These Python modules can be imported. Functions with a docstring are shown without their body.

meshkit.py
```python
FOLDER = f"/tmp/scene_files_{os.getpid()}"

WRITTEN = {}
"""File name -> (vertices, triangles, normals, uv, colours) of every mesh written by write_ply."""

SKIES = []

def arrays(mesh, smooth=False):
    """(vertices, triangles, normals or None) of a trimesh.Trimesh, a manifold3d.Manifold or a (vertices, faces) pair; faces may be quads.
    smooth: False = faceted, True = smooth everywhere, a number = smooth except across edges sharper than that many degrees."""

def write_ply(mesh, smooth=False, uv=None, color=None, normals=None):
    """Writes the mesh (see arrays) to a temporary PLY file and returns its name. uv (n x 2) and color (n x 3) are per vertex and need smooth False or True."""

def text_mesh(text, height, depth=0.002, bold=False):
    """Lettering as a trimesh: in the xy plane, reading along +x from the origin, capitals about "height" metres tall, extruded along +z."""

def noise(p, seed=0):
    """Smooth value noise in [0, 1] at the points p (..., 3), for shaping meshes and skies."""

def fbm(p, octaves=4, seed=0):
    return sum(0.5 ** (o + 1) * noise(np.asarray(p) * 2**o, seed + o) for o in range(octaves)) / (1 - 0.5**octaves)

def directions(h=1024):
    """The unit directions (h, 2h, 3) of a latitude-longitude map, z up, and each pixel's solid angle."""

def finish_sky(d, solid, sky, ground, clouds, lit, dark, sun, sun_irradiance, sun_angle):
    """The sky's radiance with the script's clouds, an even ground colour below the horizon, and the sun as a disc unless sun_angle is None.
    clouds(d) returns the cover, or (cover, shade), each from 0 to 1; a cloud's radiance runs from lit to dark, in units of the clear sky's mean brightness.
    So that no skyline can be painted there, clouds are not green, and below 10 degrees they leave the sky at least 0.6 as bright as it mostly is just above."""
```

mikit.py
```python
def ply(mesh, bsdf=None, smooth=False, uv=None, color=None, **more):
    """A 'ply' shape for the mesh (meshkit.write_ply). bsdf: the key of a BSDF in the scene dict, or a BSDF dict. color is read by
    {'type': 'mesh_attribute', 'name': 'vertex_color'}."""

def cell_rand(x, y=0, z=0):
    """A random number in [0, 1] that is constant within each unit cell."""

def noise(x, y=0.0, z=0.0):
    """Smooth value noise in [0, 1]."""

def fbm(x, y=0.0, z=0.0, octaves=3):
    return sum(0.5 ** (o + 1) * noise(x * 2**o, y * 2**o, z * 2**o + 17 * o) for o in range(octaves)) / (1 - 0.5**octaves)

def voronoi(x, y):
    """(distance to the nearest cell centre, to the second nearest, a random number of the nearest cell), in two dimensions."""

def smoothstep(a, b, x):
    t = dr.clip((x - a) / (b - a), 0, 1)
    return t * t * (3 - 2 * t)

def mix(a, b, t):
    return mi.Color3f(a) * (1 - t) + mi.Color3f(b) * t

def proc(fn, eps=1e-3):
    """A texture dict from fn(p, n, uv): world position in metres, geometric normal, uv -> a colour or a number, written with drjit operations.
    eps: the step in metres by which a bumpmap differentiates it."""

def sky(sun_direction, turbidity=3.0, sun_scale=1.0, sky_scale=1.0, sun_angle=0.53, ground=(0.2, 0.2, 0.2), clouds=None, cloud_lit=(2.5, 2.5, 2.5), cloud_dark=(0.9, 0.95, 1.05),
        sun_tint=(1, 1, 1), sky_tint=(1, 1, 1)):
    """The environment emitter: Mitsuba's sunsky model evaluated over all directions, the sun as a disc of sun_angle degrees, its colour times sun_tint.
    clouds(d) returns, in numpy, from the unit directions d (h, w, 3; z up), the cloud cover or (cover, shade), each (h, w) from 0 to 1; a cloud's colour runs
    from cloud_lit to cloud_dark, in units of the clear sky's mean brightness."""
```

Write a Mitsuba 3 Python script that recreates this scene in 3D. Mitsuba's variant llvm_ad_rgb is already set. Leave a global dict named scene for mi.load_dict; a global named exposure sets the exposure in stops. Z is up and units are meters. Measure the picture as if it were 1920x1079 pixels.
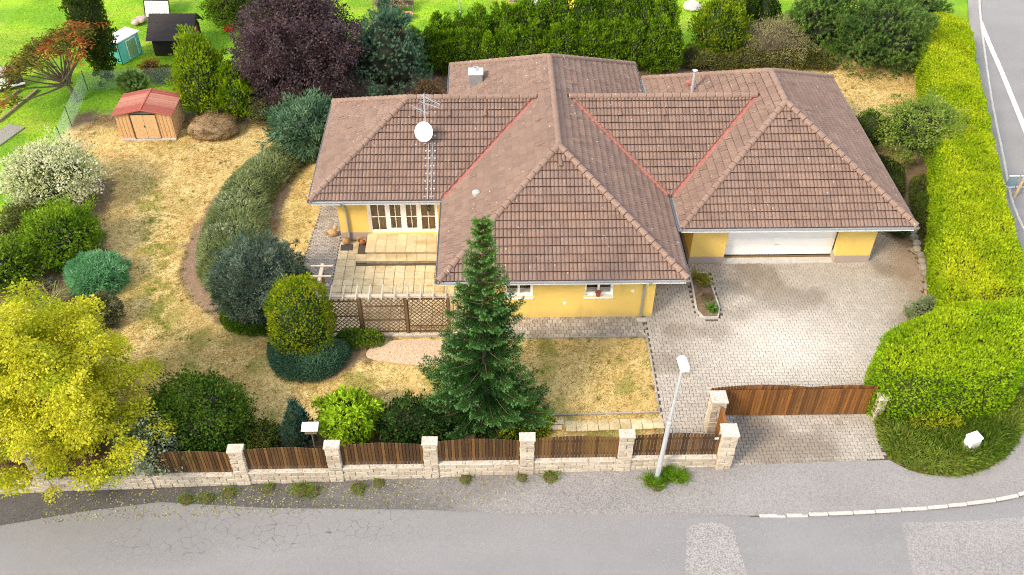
import math, numpy as np, trimesh, mitsuba as mi, drjit as dr, mikit, meshkit
import shapely
from shapely.geometry import Polygon, box as sbox, LineString, Point
from shapely import affinity
from mikit import noise, fbm, voronoi, cell_rand, smoothstep, mix

# ------------------------------------------------------------------ camera, sky, exposure
PITCH, YAW, ROLL = 0.726304, 0.0258318, 0.00744925
EYE = np.array([2.0332, -25.1458, 24.7525])
_fw = np.array([math.sin(YAW)*math.cos(PITCH), math.cos(YAW)*math.cos(PITCH), -math.sin(PITCH)])
_rt = np.array([math.cos(YAW), -math.sin(YAW), 0.0]); _up = np.cross(_rt, _fw)
_u2 = -_rt*math.sin(ROLL)+_up*math.cos(ROLL)
scene, labels = {}, {}
scene['camera'] = {'type': 'perspective', 'fov': 2*math.degrees(math.atan(960/1719.16)), 'fov_axis': 'x', 'near_clip': 0.5, 'far_clip': 2000.0,
                   'to_world': mi.ScalarTransform4f().look_at(origin=EYE.tolist(), target=(EYE+_fw).tolist(), up=_u2.tolist())}
def _clouds(d):
    n = meshkit.fbm(d*2.2+5.0, 4, 3)
    cover = np.clip((n-0.28)/0.3, 0, 1)*0.9
    return cover, np.clip(n*0.6, 0, 1)
scene['sky'] = mikit.sky((-0.62, -0.50, 0.62), turbidity=3.0, sun_scale=0.40, sun_angle=14.0, sky_scale=1.0, ground=(0.2, 0.2, 0.17),
                         clouds=_clouds, cloud_lit=(3.0, 3.0, 3.0), cloud_dark=(1.75, 1.77, 1.8), sun_tint=(0.96, 0.985, 1.0))
exposure = 3.02

# ------------------------------------------------------------------ helpers
rng = np.random.default_rng(7)
ZE, TP = 2.72, 0.622                       # eave height, roof slope
def sm(a, b, x):
    t = np.clip((np.asarray(x, float)-a)/(b-a), 0, 1); return t*t*(3-2*t)
def zf(x, y):
    """height of the ground"""
    x = np.asarray(x, float); y = np.asarray(y, float)
    s = -0.21+np.where(x < 10, 0.04*(np.maximum(x, -18)-10), 0.02*(np.minimum(x, 22)-10))
    return s*(1-sm(-5.8, -0.8, y))
def key_for(name):
    if name not in scene and name not in labels and name not in _used: _used.add(name); return name
    i = _next.get(name, 1)
    while f'{name}_{i:03d}' in scene or f'{name}_{i:03d}' in _used: i += 1
    _next[name] = i+1; _used.add(f'{name}_{i:03d}'); return f'{name}_{i:03d}'
_used, _next = set(), {}
def thing(name, label, cat, group=None):
    k = key_for(name); labels[k] = {'label': label, 'category': cat}
    if group: labels[k]['group'] = group
    return k
def put(name, mesh, bsdf, parent=None, smooth=False, uv=None, color=None, kind=None, label=None):
    k = key_for(f'{parent}__{name}' if parent else name)
    if uv is not None and np.isscalar(uv): uv = np.full((len(vf(mesh)[0]), 2), float(uv))
    if color is not None and len(np.shape(color)) == 1: color = np.tile(np.asarray(color, float), (len(vf(mesh)[0]), 1))
    scene[k] = mikit.ply(mesh, bsdf, smooth, uv=uv, color=color)
    if kind or label:
        labels[k] = {}
        if kind: labels[k]['kind'] = kind
        if label: labels[k]['label'] = label
    return k
def struct(name, mesh, bsdf, smooth=False, uv=None): return put(name, mesh, bsdf, None, smooth, uv=uv, kind='structure')
def one(name, mesh, bsdf, label, cat, group=None, **kw):
    k = put(name, mesh, bsdf, **kw); labels[k] = {'label': label, 'category': cat}
    if group: labels[k]['group'] = group
    return k
def vf(m):
    if isinstance(m, (tuple, list)):
        v, f = np.asarray(m[0], float), np.asarray(m[1], int)
        if f.size and f.shape[1] == 4: f = np.vstack([f[:, [0, 1, 2]], f[:, [0, 2, 3]]])
        return v, f
    return np.asarray(m.vertices, float), np.asarray(m.faces, int)
def join(ms):
    V, F, n = [], [], 0
    for m in ms:
        v, f = vf(m); V.append(v); F.append(f+n); n += len(v)
    return np.vstack(V), np.vstack(F)
BF = np.array([[0, 2, 3, 1], [4, 5, 7, 6], [0, 1, 5, 4], [2, 6, 7, 3], [0, 4, 6, 2], [1, 3, 7, 5]])
def box(x0, x1, y0, y1, z0, z1):
    v = np.array([[x, y, z] for z in (z0, z1) for y in (y0, y1) for x in (x0, x1)], float); return vf((v, BF))
def cbox(x0, x1, y0, y1, z0, z1, b=0.01):
    """box with chamfered edges"""
    c = np.array([(x0+x1)/2, (y0+y1)/2, (z0+z1)/2]); h = np.array([(x1-x0)/2, (y1-y0)/2, (z1-z0)/2]); b = min(b, h.min()*0.45)
    pts = []
    for s in np.array(np.meshgrid([-1, 1], [-1, 1], [-1, 1])).T.reshape(-1, 3):
        for k in range(3):
            q = h-b; q[k] = h[k]; pts.append(s*q)
    m = trimesh.convex.convex_hull(np.array(pts)); return np.asarray(m.vertices)+c, np.asarray(m.faces)
def move(m, d=(0, 0, 0), rz=0.0, rx=0.0, ry=0.0, s=1.0):
    v, f = vf(m); v = v*s
    for a, (i, j) in ((rx, (1, 2)), (ry, (2, 0)), (rz, (0, 1))):
        if a:
            c, n = math.cos(a), math.sin(a); w = v.copy(); w[:, i] = c*v[:, i]-n*v[:, j]; w[:, j] = n*v[:, i]+c*v[:, j]; v = w
    return v+np.asarray(d, float), f
def norm(a): return a/np.maximum(np.linalg.norm(a, axis=-1, keepdims=True), 1e-9)
def tube(pts, r, n=8, cap=True):
    p = np.asarray(pts, float); r = np.broadcast_to(np.asarray(r, float), (len(p),))
    t = norm(np.gradient(p, axis=0)); ref = np.array([0, 0, 1.0]) if abs(t[0, 2]) < 0.9 else np.array([1.0, 0, 0])
    a = norm(np.cross(t, ref)); b = np.cross(t, a); g = np.arange(n)*2*np.pi/n
    v = (p[:, None]+r[:, None, None]*(np.cos(g)[None, :, None]*a[:, None]+np.sin(g)[None, :, None]*b[:, None])).reshape(-1, 3)
    i, j = np.meshgrid(np.arange(len(p)-1), np.arange(n), indexing='ij')
    q = np.stack([i*n+j, i*n+(j+1) % n, (i+1)*n+(j+1) % n, (i+1)*n+j], -1).reshape(-1, 4)
    f = np.vstack([q[:, [0, 1, 2]], q[:, [0, 2, 3]]])
    if cap:
        v = np.vstack([v, p[0], p[-1]]); k = np.arange(n); m = len(p)*n; e = (len(p)-1)*n
        f = np.vstack([f, np.stack([k*0+m, (k+1) % n, k], 1), np.stack([k*0+m+1, e+k, e+(k+1) % n], 1)])
    return v, f
def bar(p, q, w, h=None):
    """straight square bar between two points; w across, h up"""
    p, q = np.asarray(p, float), np.asarray(q, float); h = h or w; t = norm(q-p)
    ref = np.array([0, 0, 1.0]) if abs(t[2]) < 0.95 else np.array([0, 1.0, 0])
    a = norm(np.cross(t, ref)); b = np.cross(a, t)
    v = np.array([e+a*w/2*sx+b*h/2*sz for sz in (-1, 1) for e in (p, q) for sx in (-1, 1)]); return vf((v, BF))
def lathe(prof, n=16, c=(0, 0, 0)):
    prof = np.asarray(prof, float); g = np.arange(n)*2*np.pi/n
    v = np.stack([prof[:, None, 0]*np.cos(g), prof[:, None, 0]*np.sin(g), np.repeat(prof[:, 1:2], n, 1)], -1).reshape(-1, 3)+np.asarray(c, float)
    i, j = np.meshgrid(np.arange(len(prof)-1), np.arange(n), indexing='ij')
    q = np.stack([i*n+j, i*n+(j+1) % n, (i+1)*n+(j+1) % n, (i+1)*n+j], -1).reshape(-1, 4); return vf((v, q))
def tri2d(poly):
    """triangles of a shapely polygon: (v2, f)"""
    V, F, n = [], [], 0
    for g in getattr(poly, 'geoms', [poly]):
        if g.geom_type != 'Polygon' or g.area < 1e-7: continue
        v, f = trimesh.creation.triangulate_polygon(g, engine='earcut'); V.append(np.asarray(v)); F.append(np.asarray(f)+n); n += len(v)
    if not V: return np.zeros((0, 2)), np.zeros((0, 3), int)
    return np.vstack(V), np.vstack(F)
def prism(poly, z0, z1): 
    ms = []
    for g in getattr(poly, 'geoms', [poly]):
        m = trimesh.creation.extrude_polygon(g, z1-z0, engine='earcut'); m.apply_translation([0, 0, z0]); ms.append(m)
    return join(ms)
def drape(poly, dz, step=0.4):
    """a sheet over the ground: the polygon cut along one global grid, at dz above the ground"""
    x0, y0, x1, y1 = poly.bounds; xs = np.arange(math.floor(x0/step), math.ceil(x1/step))*step; ys = np.arange(math.floor(y0/step), math.ceil(y1/step))*step
    X, Y = np.meshgrid(xs, ys, indexing='ij'); cells = shapely.box(X.ravel(), Y.ravel(), X.ravel()+step, Y.ravel()+step)
    shapely.prepare(poly); full = shapely.contains(poly, cells); part = ~full & shapely.intersects(poly, cells)
    V, F, n = [], [], 0
    cx, cy = X.ravel()[full], Y.ravel()[full]
    if len(cx):
        v = np.stack([np.stack([cx, cy], 1), np.stack([cx+step, cy], 1), np.stack([cx+step, cy+step], 1), np.stack([cx, cy+step], 1)], 1).reshape(-1, 2)
        k = np.arange(len(cx))[:, None]*4; V.append(v); F.append(np.vstack([k+[0, 1, 2], k+[0, 2, 3]])); n = len(v)
    for c in cells[part]:
        v, f = tri2d(poly.intersection(c))
        if len(v): V.append(v); F.append(f+n); n += len(v)
    v, f = np.vstack(V), np.vstack(F); e1, e2 = v[f[:, 1]]-v[f[:, 0]], v[f[:, 2]]-v[f[:, 0]]
    flip = e1[:, 0]*e2[:, 1]-e1[:, 1]*e2[:, 0] < 0; f[flip] = f[flip][:, ::-1]
    return np.column_stack([v, zf(v[:, 0], v[:, 1])+dz]), f
def smooth_poly(pts, n=6, closed=True):
    """Catmull-Rom through the points"""
    p = np.asarray(pts, float); m = len(p); out = []
    for i in range(m if closed else m-1):
        a, b, c, d = (p[(i+k) % m] if closed else p[min(max(i+k, 0), m-1)] for k in (-1, 0, 1, 2))
        for t in np.arange(n)/n: out.append(0.5*((2*b)+(c-a)*t+(2*a-5*b+4*c-d)*t*t+(3*b-a-3*c+d)*t**3))
    if not closed: out.append(p[-1])
    return np.array(out)

# ------------------------------------------------------------------ materials
def pr(col, rough=0.7, **k):
    d = {'type': 'principled', 'base_color': col, 'roughness': rough, **k}; return {'type': 'twosided', 'bsdf': d}
def rgb(*c): return {'type': 'rgb', 'value': list(c)}
def mat(name, d): scene[name] = d; return name
def tile_col(p, n, uv):
    base = mix((0.240, 0.158, 0.126), (0.185, 0.121, 0.099), uv.x)
    st = fbm(p.x*0.6+uv.y*0.0, p.y*0.6, p.z*0.9, 3)
    c = base*(0.88+0.24*st)
    c = mix(c, (0.27, 0.20, 0.16), 0.22*smoothstep(0.52, 0.75, fbm(p.x*2.1, p.y*2.1, p.z*2.1+9, 3)))
    d, _, k = voronoi(p.x*3.2+p.z*1.7, p.y*3.2)
    return mix(c, (0.62, 0.60, 0.56), dr.select((k > 0.90) & (d < 0.035+0.06*noise(p.x*31, p.y*31)), 0.75, 0.0))
mat('m_tile', pr(mikit.proc(tile_col), 0.62, specular=0.35))
mat('m_under', pr(rgb(0.105, 0.067, 0.054), 0.9))
def paver_col(p, n, uv):
    c = mix((0.43, 0.395, 0.355), (0.36, 0.33, 0.30), uv.x)*(0.82+0.36*noise(p.x*40, p.y*40, p.z*40))
    dirt = fbm(p.x*0.55+3, p.y*0.55, 0, 4)
    c = mix(c, (0.20, 0.165, 0.13), 0.75*smoothstep(0.50, 0.74, dirt))
    c = mix(c, (0.26, 0.17, 0.10), 0.6*smoothstep(17.2, 19.4, p.x+0.25*p.y*0+1.2*fbm(p.x, p.y, 4, 2)-0.6)*smoothstep(-2.5, 1.0, p.y))
    worn = dr.exp(-(dr.square((p.x-13.2)/2.8)+dr.square((p.y+0.9)/2.3)))
    return mix(c, (0.70, 0.67, 0.63), 0.62*worn*(0.5+0.8*fbm(p.x*1.3, p.y*1.3, 2, 3)))
mat('m_paver', pr(mikit.proc(paver_col), 0.8, specular=0.3))
def path_col(p, n, uv):
    c = mix((0.42, 0.38, 0.34), (0.27, 0.245, 0.22), uv.x)*(0.8+0.4*noise(p.x*45, p.y*45))
    return mix(c, (0.20, 0.17, 0.14), 0.6*smoothstep(0.48, 0.72, fbm(p.x*0.8, p.y*0.8, 7, 3)))
mat('m_path', pr(mikit.proc(path_col), 0.85))
def slab_col(p, n, uv):
    c = mix((0.64, 0.55, 0.36), (0.54, 0.44, 0.27), uv.x)*(0.85+0.3*fbm(p.x*9, p.y*9, p.z*9, 3))
    return mix(c, (0.38, 0.28, 0.12), 0.6*smoothstep(0.52, 0.74, fbm(p.x*1.7+5, p.y*1.7, p.z*5, 4)))
mat('m_slab', pr(mikit.proc(slab_col), 0.8))
def stone_col(p, n, uv):
    c = mix((0.52, 0.45, 0.36), (0.40, 0.34, 0.27), uv.x)*(0.72+0.5*fbm(p.x*14, p.y*14, p.z*14, 3))
    c = mix(c, (0.28, 0.22, 0.16), 0.45*smoothstep(0.52, 0.74, fbm(p.x*1.6, p.y*1.6, p.z*2.4+3, 3)))
    return mix(c, (0.62, 0.60, 0.57), 0.7*smoothstep(0.7, 0.9, n.z)*smoothstep(0.35, 0.6, noise(p.x*25, p.y*25)))
mat('m_stone', pr(mikit.proc(stone_col), 0.9))
def board_col(p, n, uv):
    g = fbm(p.x*34+uv.x*50, p.y*34, p.z*2.2+uv.x*9, 3)
    dark = mix((0.125, 0.070, 0.022), (0.038, 0.021, 0.010), smoothstep(0.1, 0.75, uv.x))
    red = mix((0.25, 0.100, 0.022), (0.13, 0.050, 0.013), uv.x)
    return mix(dark, red, uv.y)*(0.6+0.8*g)
mat('m_board', pr(mikit.proc(board_col), 0.55, specular=0.4))
def plaster_col(p, n, uv):
    c = mix((0.81, 0.58, 0.165), (0.75, 0.515, 0.135), fbm(p.x*0.9, p.y*0.9, p.z*1.3, 3))
    c = mix(c, (0.50, 0.36, 0.16), 0.45*smoothstep(0.45, 0.0, p.z+0.35*(fbm(p.x*2.2, p.y*2.2, 3, 3)-0.5)))
    c = mix(c, (0.56, 0.40, 0.13), 0.35*smoothstep(0.58, 0.75, fbm(p.x*2.6, p.y*2.6, p.z*0.5, 3)))
    return c*(0.90+0.2*noise(p.x*38, p.y*38, p.z*38))
mat('m_plaster', pr(mikit.proc(plaster_col), 0.9))
def ground_col(p, n, uv):
    x, y = p.x, p.y
    n1, n2, n3 = fbm(x*0.5, y*0.5, 1, 4), fbm(x*2.3, y*2.3, 2, 3), fbm(x*14, y*14, 3, 2)
    straw = mix((0.64, 0.50, 0.225), (0.52, 0.37, 0.14), smoothstep(0.35, 0.65, n1*0.5+n2*0.5))*(0.72+0.5*n3)
    green = mix((0.22, 0.23, 0.03), (0.13, 0.16, 0.02), n3)
    lane = dr.exp(-dr.square((x+13.6-0.33*(9.0-y)+0.5*(n2-0.5))/0.75))*smoothstep(-0.5, 1.0, y)*smoothstep(11.5, 9.0, y)
    spots = smoothstep(0.55, 0.72, fbm(x*0.75+4, y*0.75, 5, 3))
    front = smoothstep(2.0, 0.0, y)
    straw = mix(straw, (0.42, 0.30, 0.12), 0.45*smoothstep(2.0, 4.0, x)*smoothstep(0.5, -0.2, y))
    straw = mix(straw, (0.43, 0.30, 0.12), 0.32*smoothstep(0.55, 0.72, fbm(x*0.42+9, y*0.55, 15, 4)))
    g = dr.clip(0.75*lane*smoothstep(0.4, 0.6, n2)+0.75*spots*(0.4+0.6*front), 0, 0.9)
    edge = smoothstep(-12.9, -14.6, x+0.32*(9.0-y)*0.0-0.27*(3.5-y)*0.0+1.0*(n2-0.5))*smoothstep(13.0, 10.0, y)
    own = mix(mix(straw, green, g), (0.46, 0.33, 0.16), 0.35*edge*(1-g))
    lush = mix((0.24, 0.42, 0.012), (0.14, 0.30, 0.010), smoothstep(0.35, 0.65, n1))*(0.75+0.5*n3)
    lush = mix(lush, (0.34, 0.37, 0.05), 0.45*smoothstep(0.5, 0.7, fbm(x*0.35, y*0.9, 8, 3)))
    w = 0.6*(n2-0.5)
    out = dr.maximum(dr.maximum(smoothstep(-19.0, -19.8, x+w), smoothstep(21.9, 22.7, y+w)), smoothstep(16.2, 17.2, y+w)*smoothstep(-12.8, -13.6, x+w))
    soil = smoothstep(14.6, 15.8, y+w)*smoothstep(15.6, 14.4, x+w)
    dirt = mix((0.10, 0.068, 0.042), (0.17, 0.12, 0.075), n2)*(0.7+0.5*n3)
    own = mix(own, mix((0.29, 0.195, 0.13), (0.20, 0.13, 0.088), n3)*(0.75+0.5*noise(x*30, y*30)), smoothstep(0.35, 0.6, uv.x+0.35*(n2-0.5)+0.2*(n3-0.5)))
    own = mix(own, mix(dirt, (0.26, 0.18, 0.10), 0.3), smoothstep(0.35, 0.65, uv.y+0.5*(n2-0.5)+0.3*(n3-0.5)))
    own = mix(own, dirt, soil)
    return mix(own, lush, out)
mat('m_ground', pr(mikit.proc(ground_col), 0.95))
def soil_col(p, n, uv):
    c = mix((0.15, 0.10, 0.066), (0.25, 0.175, 0.125), fbm(p.x*3, p.y*3, 1, 3))*(0.6+0.8*fbm(p.x*22, p.y*22, 4, 2))
    return mix(c, mix((0.36, 0.235, 0.165), (0.26, 0.165, 0.115), noise(p.x*30, p.y*30)), uv.x)
mat('m_soil', pr(mikit.proc(soil_col), 0.95))
def gravel_col(p, n, uv):
    d, e, k = voronoi(p.x*22, p.y*22)
    return mix((0.62, 0.46, 0.33), (0.50, 0.35, 0.24), k)*(0.7+0.45*smoothstep(0.02, 0.25, e-d))
mat('m_gravel', pr(mikit.proc(gravel_col), 0.9))
def asphalt_col(p, n, uv):
    x, y = p.x, p.y
    grain = noise(x*55, y*55); big = fbm(x*0.35, y*0.9, 2, 4)
    road = mix((0.255, 0.252, 0.262), (0.205, 0.202, 0.210), big)*(0.86+0.28*grain)
    rough = mix((0.25, 0.238, 0.238), (0.17, 0.16, 0.16), fbm(x*0.45, y*0.8, 6, 4))*(0.62+0.76*noise(x*38, y*38, 3))
    rough = rough*(0.42+0.78*smoothstep(-6.5, 5.0, x+4*(fbm(x*0.6, y*1.2, 14, 3)-0.5)))
    light = mix((0.33, 0.315, 0.315), (0.24, 0.228, 0.228), big)*(0.62+0.76*noise(x*34, y*34, 5))
    c = mix(road, rough, uv.x); c = mix(c, light, uv.y)
    wob = fbm(x*1.6, y*1.6, 3, 2)*0.8
    d, e, k = voronoi((x+wob*0.4)*2.6, (y+wob*0.4)*3.0)
    zone = smoothstep(-11.5, -9.0, x)*smoothstep(0.3, -2.0, x)*smoothstep(-8.9, -8.0, y-0.05*x+0.8*(fbm(x*0.7, y*0.7, 4, 3)-0.5))
    crack = smoothstep(0.05, 0.012, e-d)*zone*smoothstep(0.38, 0.55, fbm(x*0.8, y*1.6, 11, 3))
    c = mix(c, (0.06, 0.052, 0.05), 0.6*crack)
    pale = smoothstep(0.84, 0.90, fbm(x*23, y*23, 8, 2))
    return mix(c, (0.46, 0.45, 0.44), 0.5*pale)
mat('m_asphalt', pr(mikit.proc(asphalt_col), 0.85))
mat('m_leaf', {'type': 'principledthin', 'base_color': {'type': 'mesh_attribute', 'name': 'vertex_color'}, 'roughness': 0.55, 'spec_trans': 0.0, 'diff_trans': 0.9})
mat('m_vc', pr({'type': 'mesh_attribute', 'name': 'vertex_color'}, 0.75, specular=0.3))
mat('m_white', pr(rgb(0.90, 0.90, 0.90), 0.4)); mat('m_zinc', pr(rgb(0.42, 0.44, 0.47), 0.45, metallic=0.5))
mat('m_dark', pr(rgb(0.02, 0.02, 0.02), 0.7)); mat('m_red', pr(mikit.proc(lambda p, n, uv: mix(mix((0.42, 0.15, 0.125), (0.33, 0.125, 0.105), fbm(p.x*1.5, p.y*1.5, p.z*1.5, 3)), (0.20, 0.12, 0.10), 0.7*smoothstep(0.55, 0.75, fbm(p.x*4, p.y*4, p.z*4+3, 3)))), 0.7))
mat('m_plinth', pr(rgb(0.38, 0.31, 0.28), 0.9)); mat('m_sand', pr(rgb(0.10, 0.082, 0.065), 0.95))
mat('m_glass', {'type': 'thindielectric', 'int_ior': 1.5})
mat('m_room', pr(rgb(0.16, 0.10, 0.04), 0.8)); mat('m_kerb', pr(mikit.proc(lambda p, n, uv: mix((0.40, 0.39, 0.37), (0.55, 0.535, 0.51), fbm(p.x*6, p.y*6, p.z*6, 3))*(0.85+0.3*noise(p.x*40, p.y*40, p.z*40))), 0.85))
mat('m_paint', pr(rgb(0.72, 0.72, 0.72), 0.7)); mat('m_galv', pr(rgb(0.55, 0.58, 0.62), 0.4, metallic=0.35))

# ------------------------------------------------------------------ ground, roads, paving
def grid(xs, ys, dz=0.0):
    X, Y = np.meshgrid(xs, ys, indexing='ij'); Z = zf(X, Y)+dz; ny = len(ys); i, j = np.meshgrid(np.arange(len(xs)-1), np.arange(ny-1), indexing='ij')
    q = np.stack([i*ny+j, (i+1)*ny+j, (i+1)*ny+j+1, i*ny+j+1], -1).reshape(-1, 4); return vf((np.stack([X, Y, Z], -1).reshape(-1, 3), q))
xs = np.r_[-400, -150, -60, np.arange(-100, 121)*0.4, 70, 160, 400]; ys = np.r_[-400, -120, -40, np.arange(-40, 86)*0.4, 50, 120, 400]
def zone(pts): return Polygon(smooth_poly(pts, 6)).buffer(0)
mulch = zone([(-7.2, 13.6), (-9.0, 11.4), (-10.5, 9.6), (-11.1, 6.2), (-10.9, 3.5), (-9.7, 1.7), (-8.5, 0.7), (-7.0, 0.3), (-5.8, 0.8), (-6.4, 2.6), (-7.4, 6.0), (-7.3, 10.5), (-6.4, 13.2)])
bedl = zone([(-15.8, 10.6), (-15.2, 8.0), (-14.3, 5.0), (-13.2, 2.6), (-12.5, 0.6), (-12.3, -1.5), (-13.0, -3.5), (-20, -4), (-20.5, 4), (-19.3, 10)])
bedf = zone([(-13, -4.2), (-9.0, -3.4), (-6.4, -4.0), (-5.2, -3.9), (-3.0, -3.9), (0.0, -3.7), (1.5, -3.3), (3.2, -3.7), (3.8, -4.6), (3.9, -5.8), (-4, -5.95), (-13, -5.95)])
bedm = zone([(-6.2, 0.3), (-4.5, 0.0), (-2.8, -0.2), (-2.6, -1.2), (-3.6, -1.9), (-5.2, -2.1), (-6.4, -1.2)])
bedr = zone([(19.0, 12.5), (18.98, 6.3), (20.1, 4.5), (19.9, 2.6), (18.6, 0.2), (17, -1.2), (15.7, -2.5), (15.4, -4.2), (15.3, -5.9), (16.1, -6.7), (17.4, -6.85), (18.7, -6.4), (20.3, -4.8), (22.0, -1.0), (23.5, 3.5), (24.6, 8.0), (26.0, 13), (25.0, 15), (22, 11.5), (20.4, 13.5)])
bedL2 = shapely.union_all([bedl, bedf, bedm, bedr])
def weight(Pg, X, Y, s):
    d = shapely.distance(shapely.points(X, Y), Pg.boundary); return np.clip(0.5+np.where(shapely.contains_xy(Pg, X, Y), d, -d)/s, 0, 1)
gm_ = grid(xs, ys, -0.03); gX, gY = gm_[0][:, 0], gm_[0][:, 1]; near_ = (abs(gX) < 30) & (abs(gY) < 20); guv = np.zeros((len(gX), 2)); guv[near_, 0] = weight(mulch, gX[near_], gY[near_], 1.0); guv[near_, 1] = weight(bedL2, gX[near_], gY[near_], 1.2)
struct('ground', gm_, 'm_ground', True, uv=guv)
kerb_line = smooth_poly([(10.2, -8.2), (12.0, -8.24), (14.2, -8.2), (17.0, -8.02), (19.2, -7.66), (21.3, -6.7), (23.2, -4.4), (24.4, -1.0), (25.0, 4.0), (25.6, 8.0), (26.75, 11.7), (28.3, 16.7), (30.3, 22.6), (32.3, 28.2), (34.6, 34)], 8, False)
wall_front = [(-40, -6.2), (9.9, -6.2), (9.9, -6.22), (15.3, -6.2)]
edge_left = [(-40, -8.6), (-14.3, -7.5), (-11.8, -7.08), (-9.2, -6.8), (-5.5, -7.2), (-0.3, -7.5), (3.2, -7.85), (6.7, -8.0), (10.2, -8.2)]
road_poly = Polygon([(-40, -8.0), (-14.3, -7.3), (-11.8, -6.9), (-9.2, -6.6), (-5.5, -7.0), (-0.3, -7.3), (3.2, -7.6), (6.7, -7.8), (10.2, -8.1)]+kerb_line[1:].tolist()+[(48, 34), (48, -16), (-40, -16)])
struct('road', drape(road_poly, 0.0, 0.8), 'm_asphalt', True, uv=0.0)
bed_edge = smooth_poly([(15.28, -6.2), (16.05, -6.75), (17.4, -6.9), (18.7, -6.5), (19.9, -5.5), (20.9, -4.0), (21.9, -1.5), (23.0, 1.5), (24.0, 4.5), (24.9, 8.0), (26.1, 12.0), (27.6, 17.0), (29.5, 22.5), (31.5, 28), (33.8, 34)], 6, False)
side_pave = Polygon(edge_left+kerb_line[1:].tolist()+bed_edge[::-1].tolist()+[(9.9, -6.2), (-40, -6.2)])
m = drape(side_pave, 0.02, 0.4); v, f = m; v[:, 2] += 0.07*sm(10.0, 14.0, v[:, 0])
uvw = np.column_stack([np.clip(1.0-0.35*sm(8, 12, v[:, 0]), 0, 1), 0.35*sm(6, 10, v[:, 0])])
struct('pavement', (v, f), 'm_asphalt', True, uv=uvw)
patch = Polygon(smooth_poly([(8.0, -9.0), (8.1, -8.6), (8.45, -8.42), (9.0, -8.4), (9.4, -8.6), (9.55, -9.1), (9.5, -12), (7.6, -12)], 5)).intersection(sbox(7, -11.9, 11, -8.0))
struct('road_patch', drape(patch, 0.012, 0.8), 'm_asphalt', True, uv=np.tile([0.4, 1.0], (len(drape(patch, 0.012, 0.8)[0]), 1)))
patch2 = Polygon([(14.9, -8.6), (14.6, -10.5), (14.2, -15.5), (47, -15.5), (47, 20), (32, 20), (27, 4), (26, -2), (24.0, -6.5), (20.5, -8.4), (17, -8.6)])
m = drape(patch2, 0.006, 0.8); struct('road_resurfacing', m, 'm_asphalt', True, uv=np.tile([0.2, 0.7], (len(m[0]), 1)))
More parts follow.
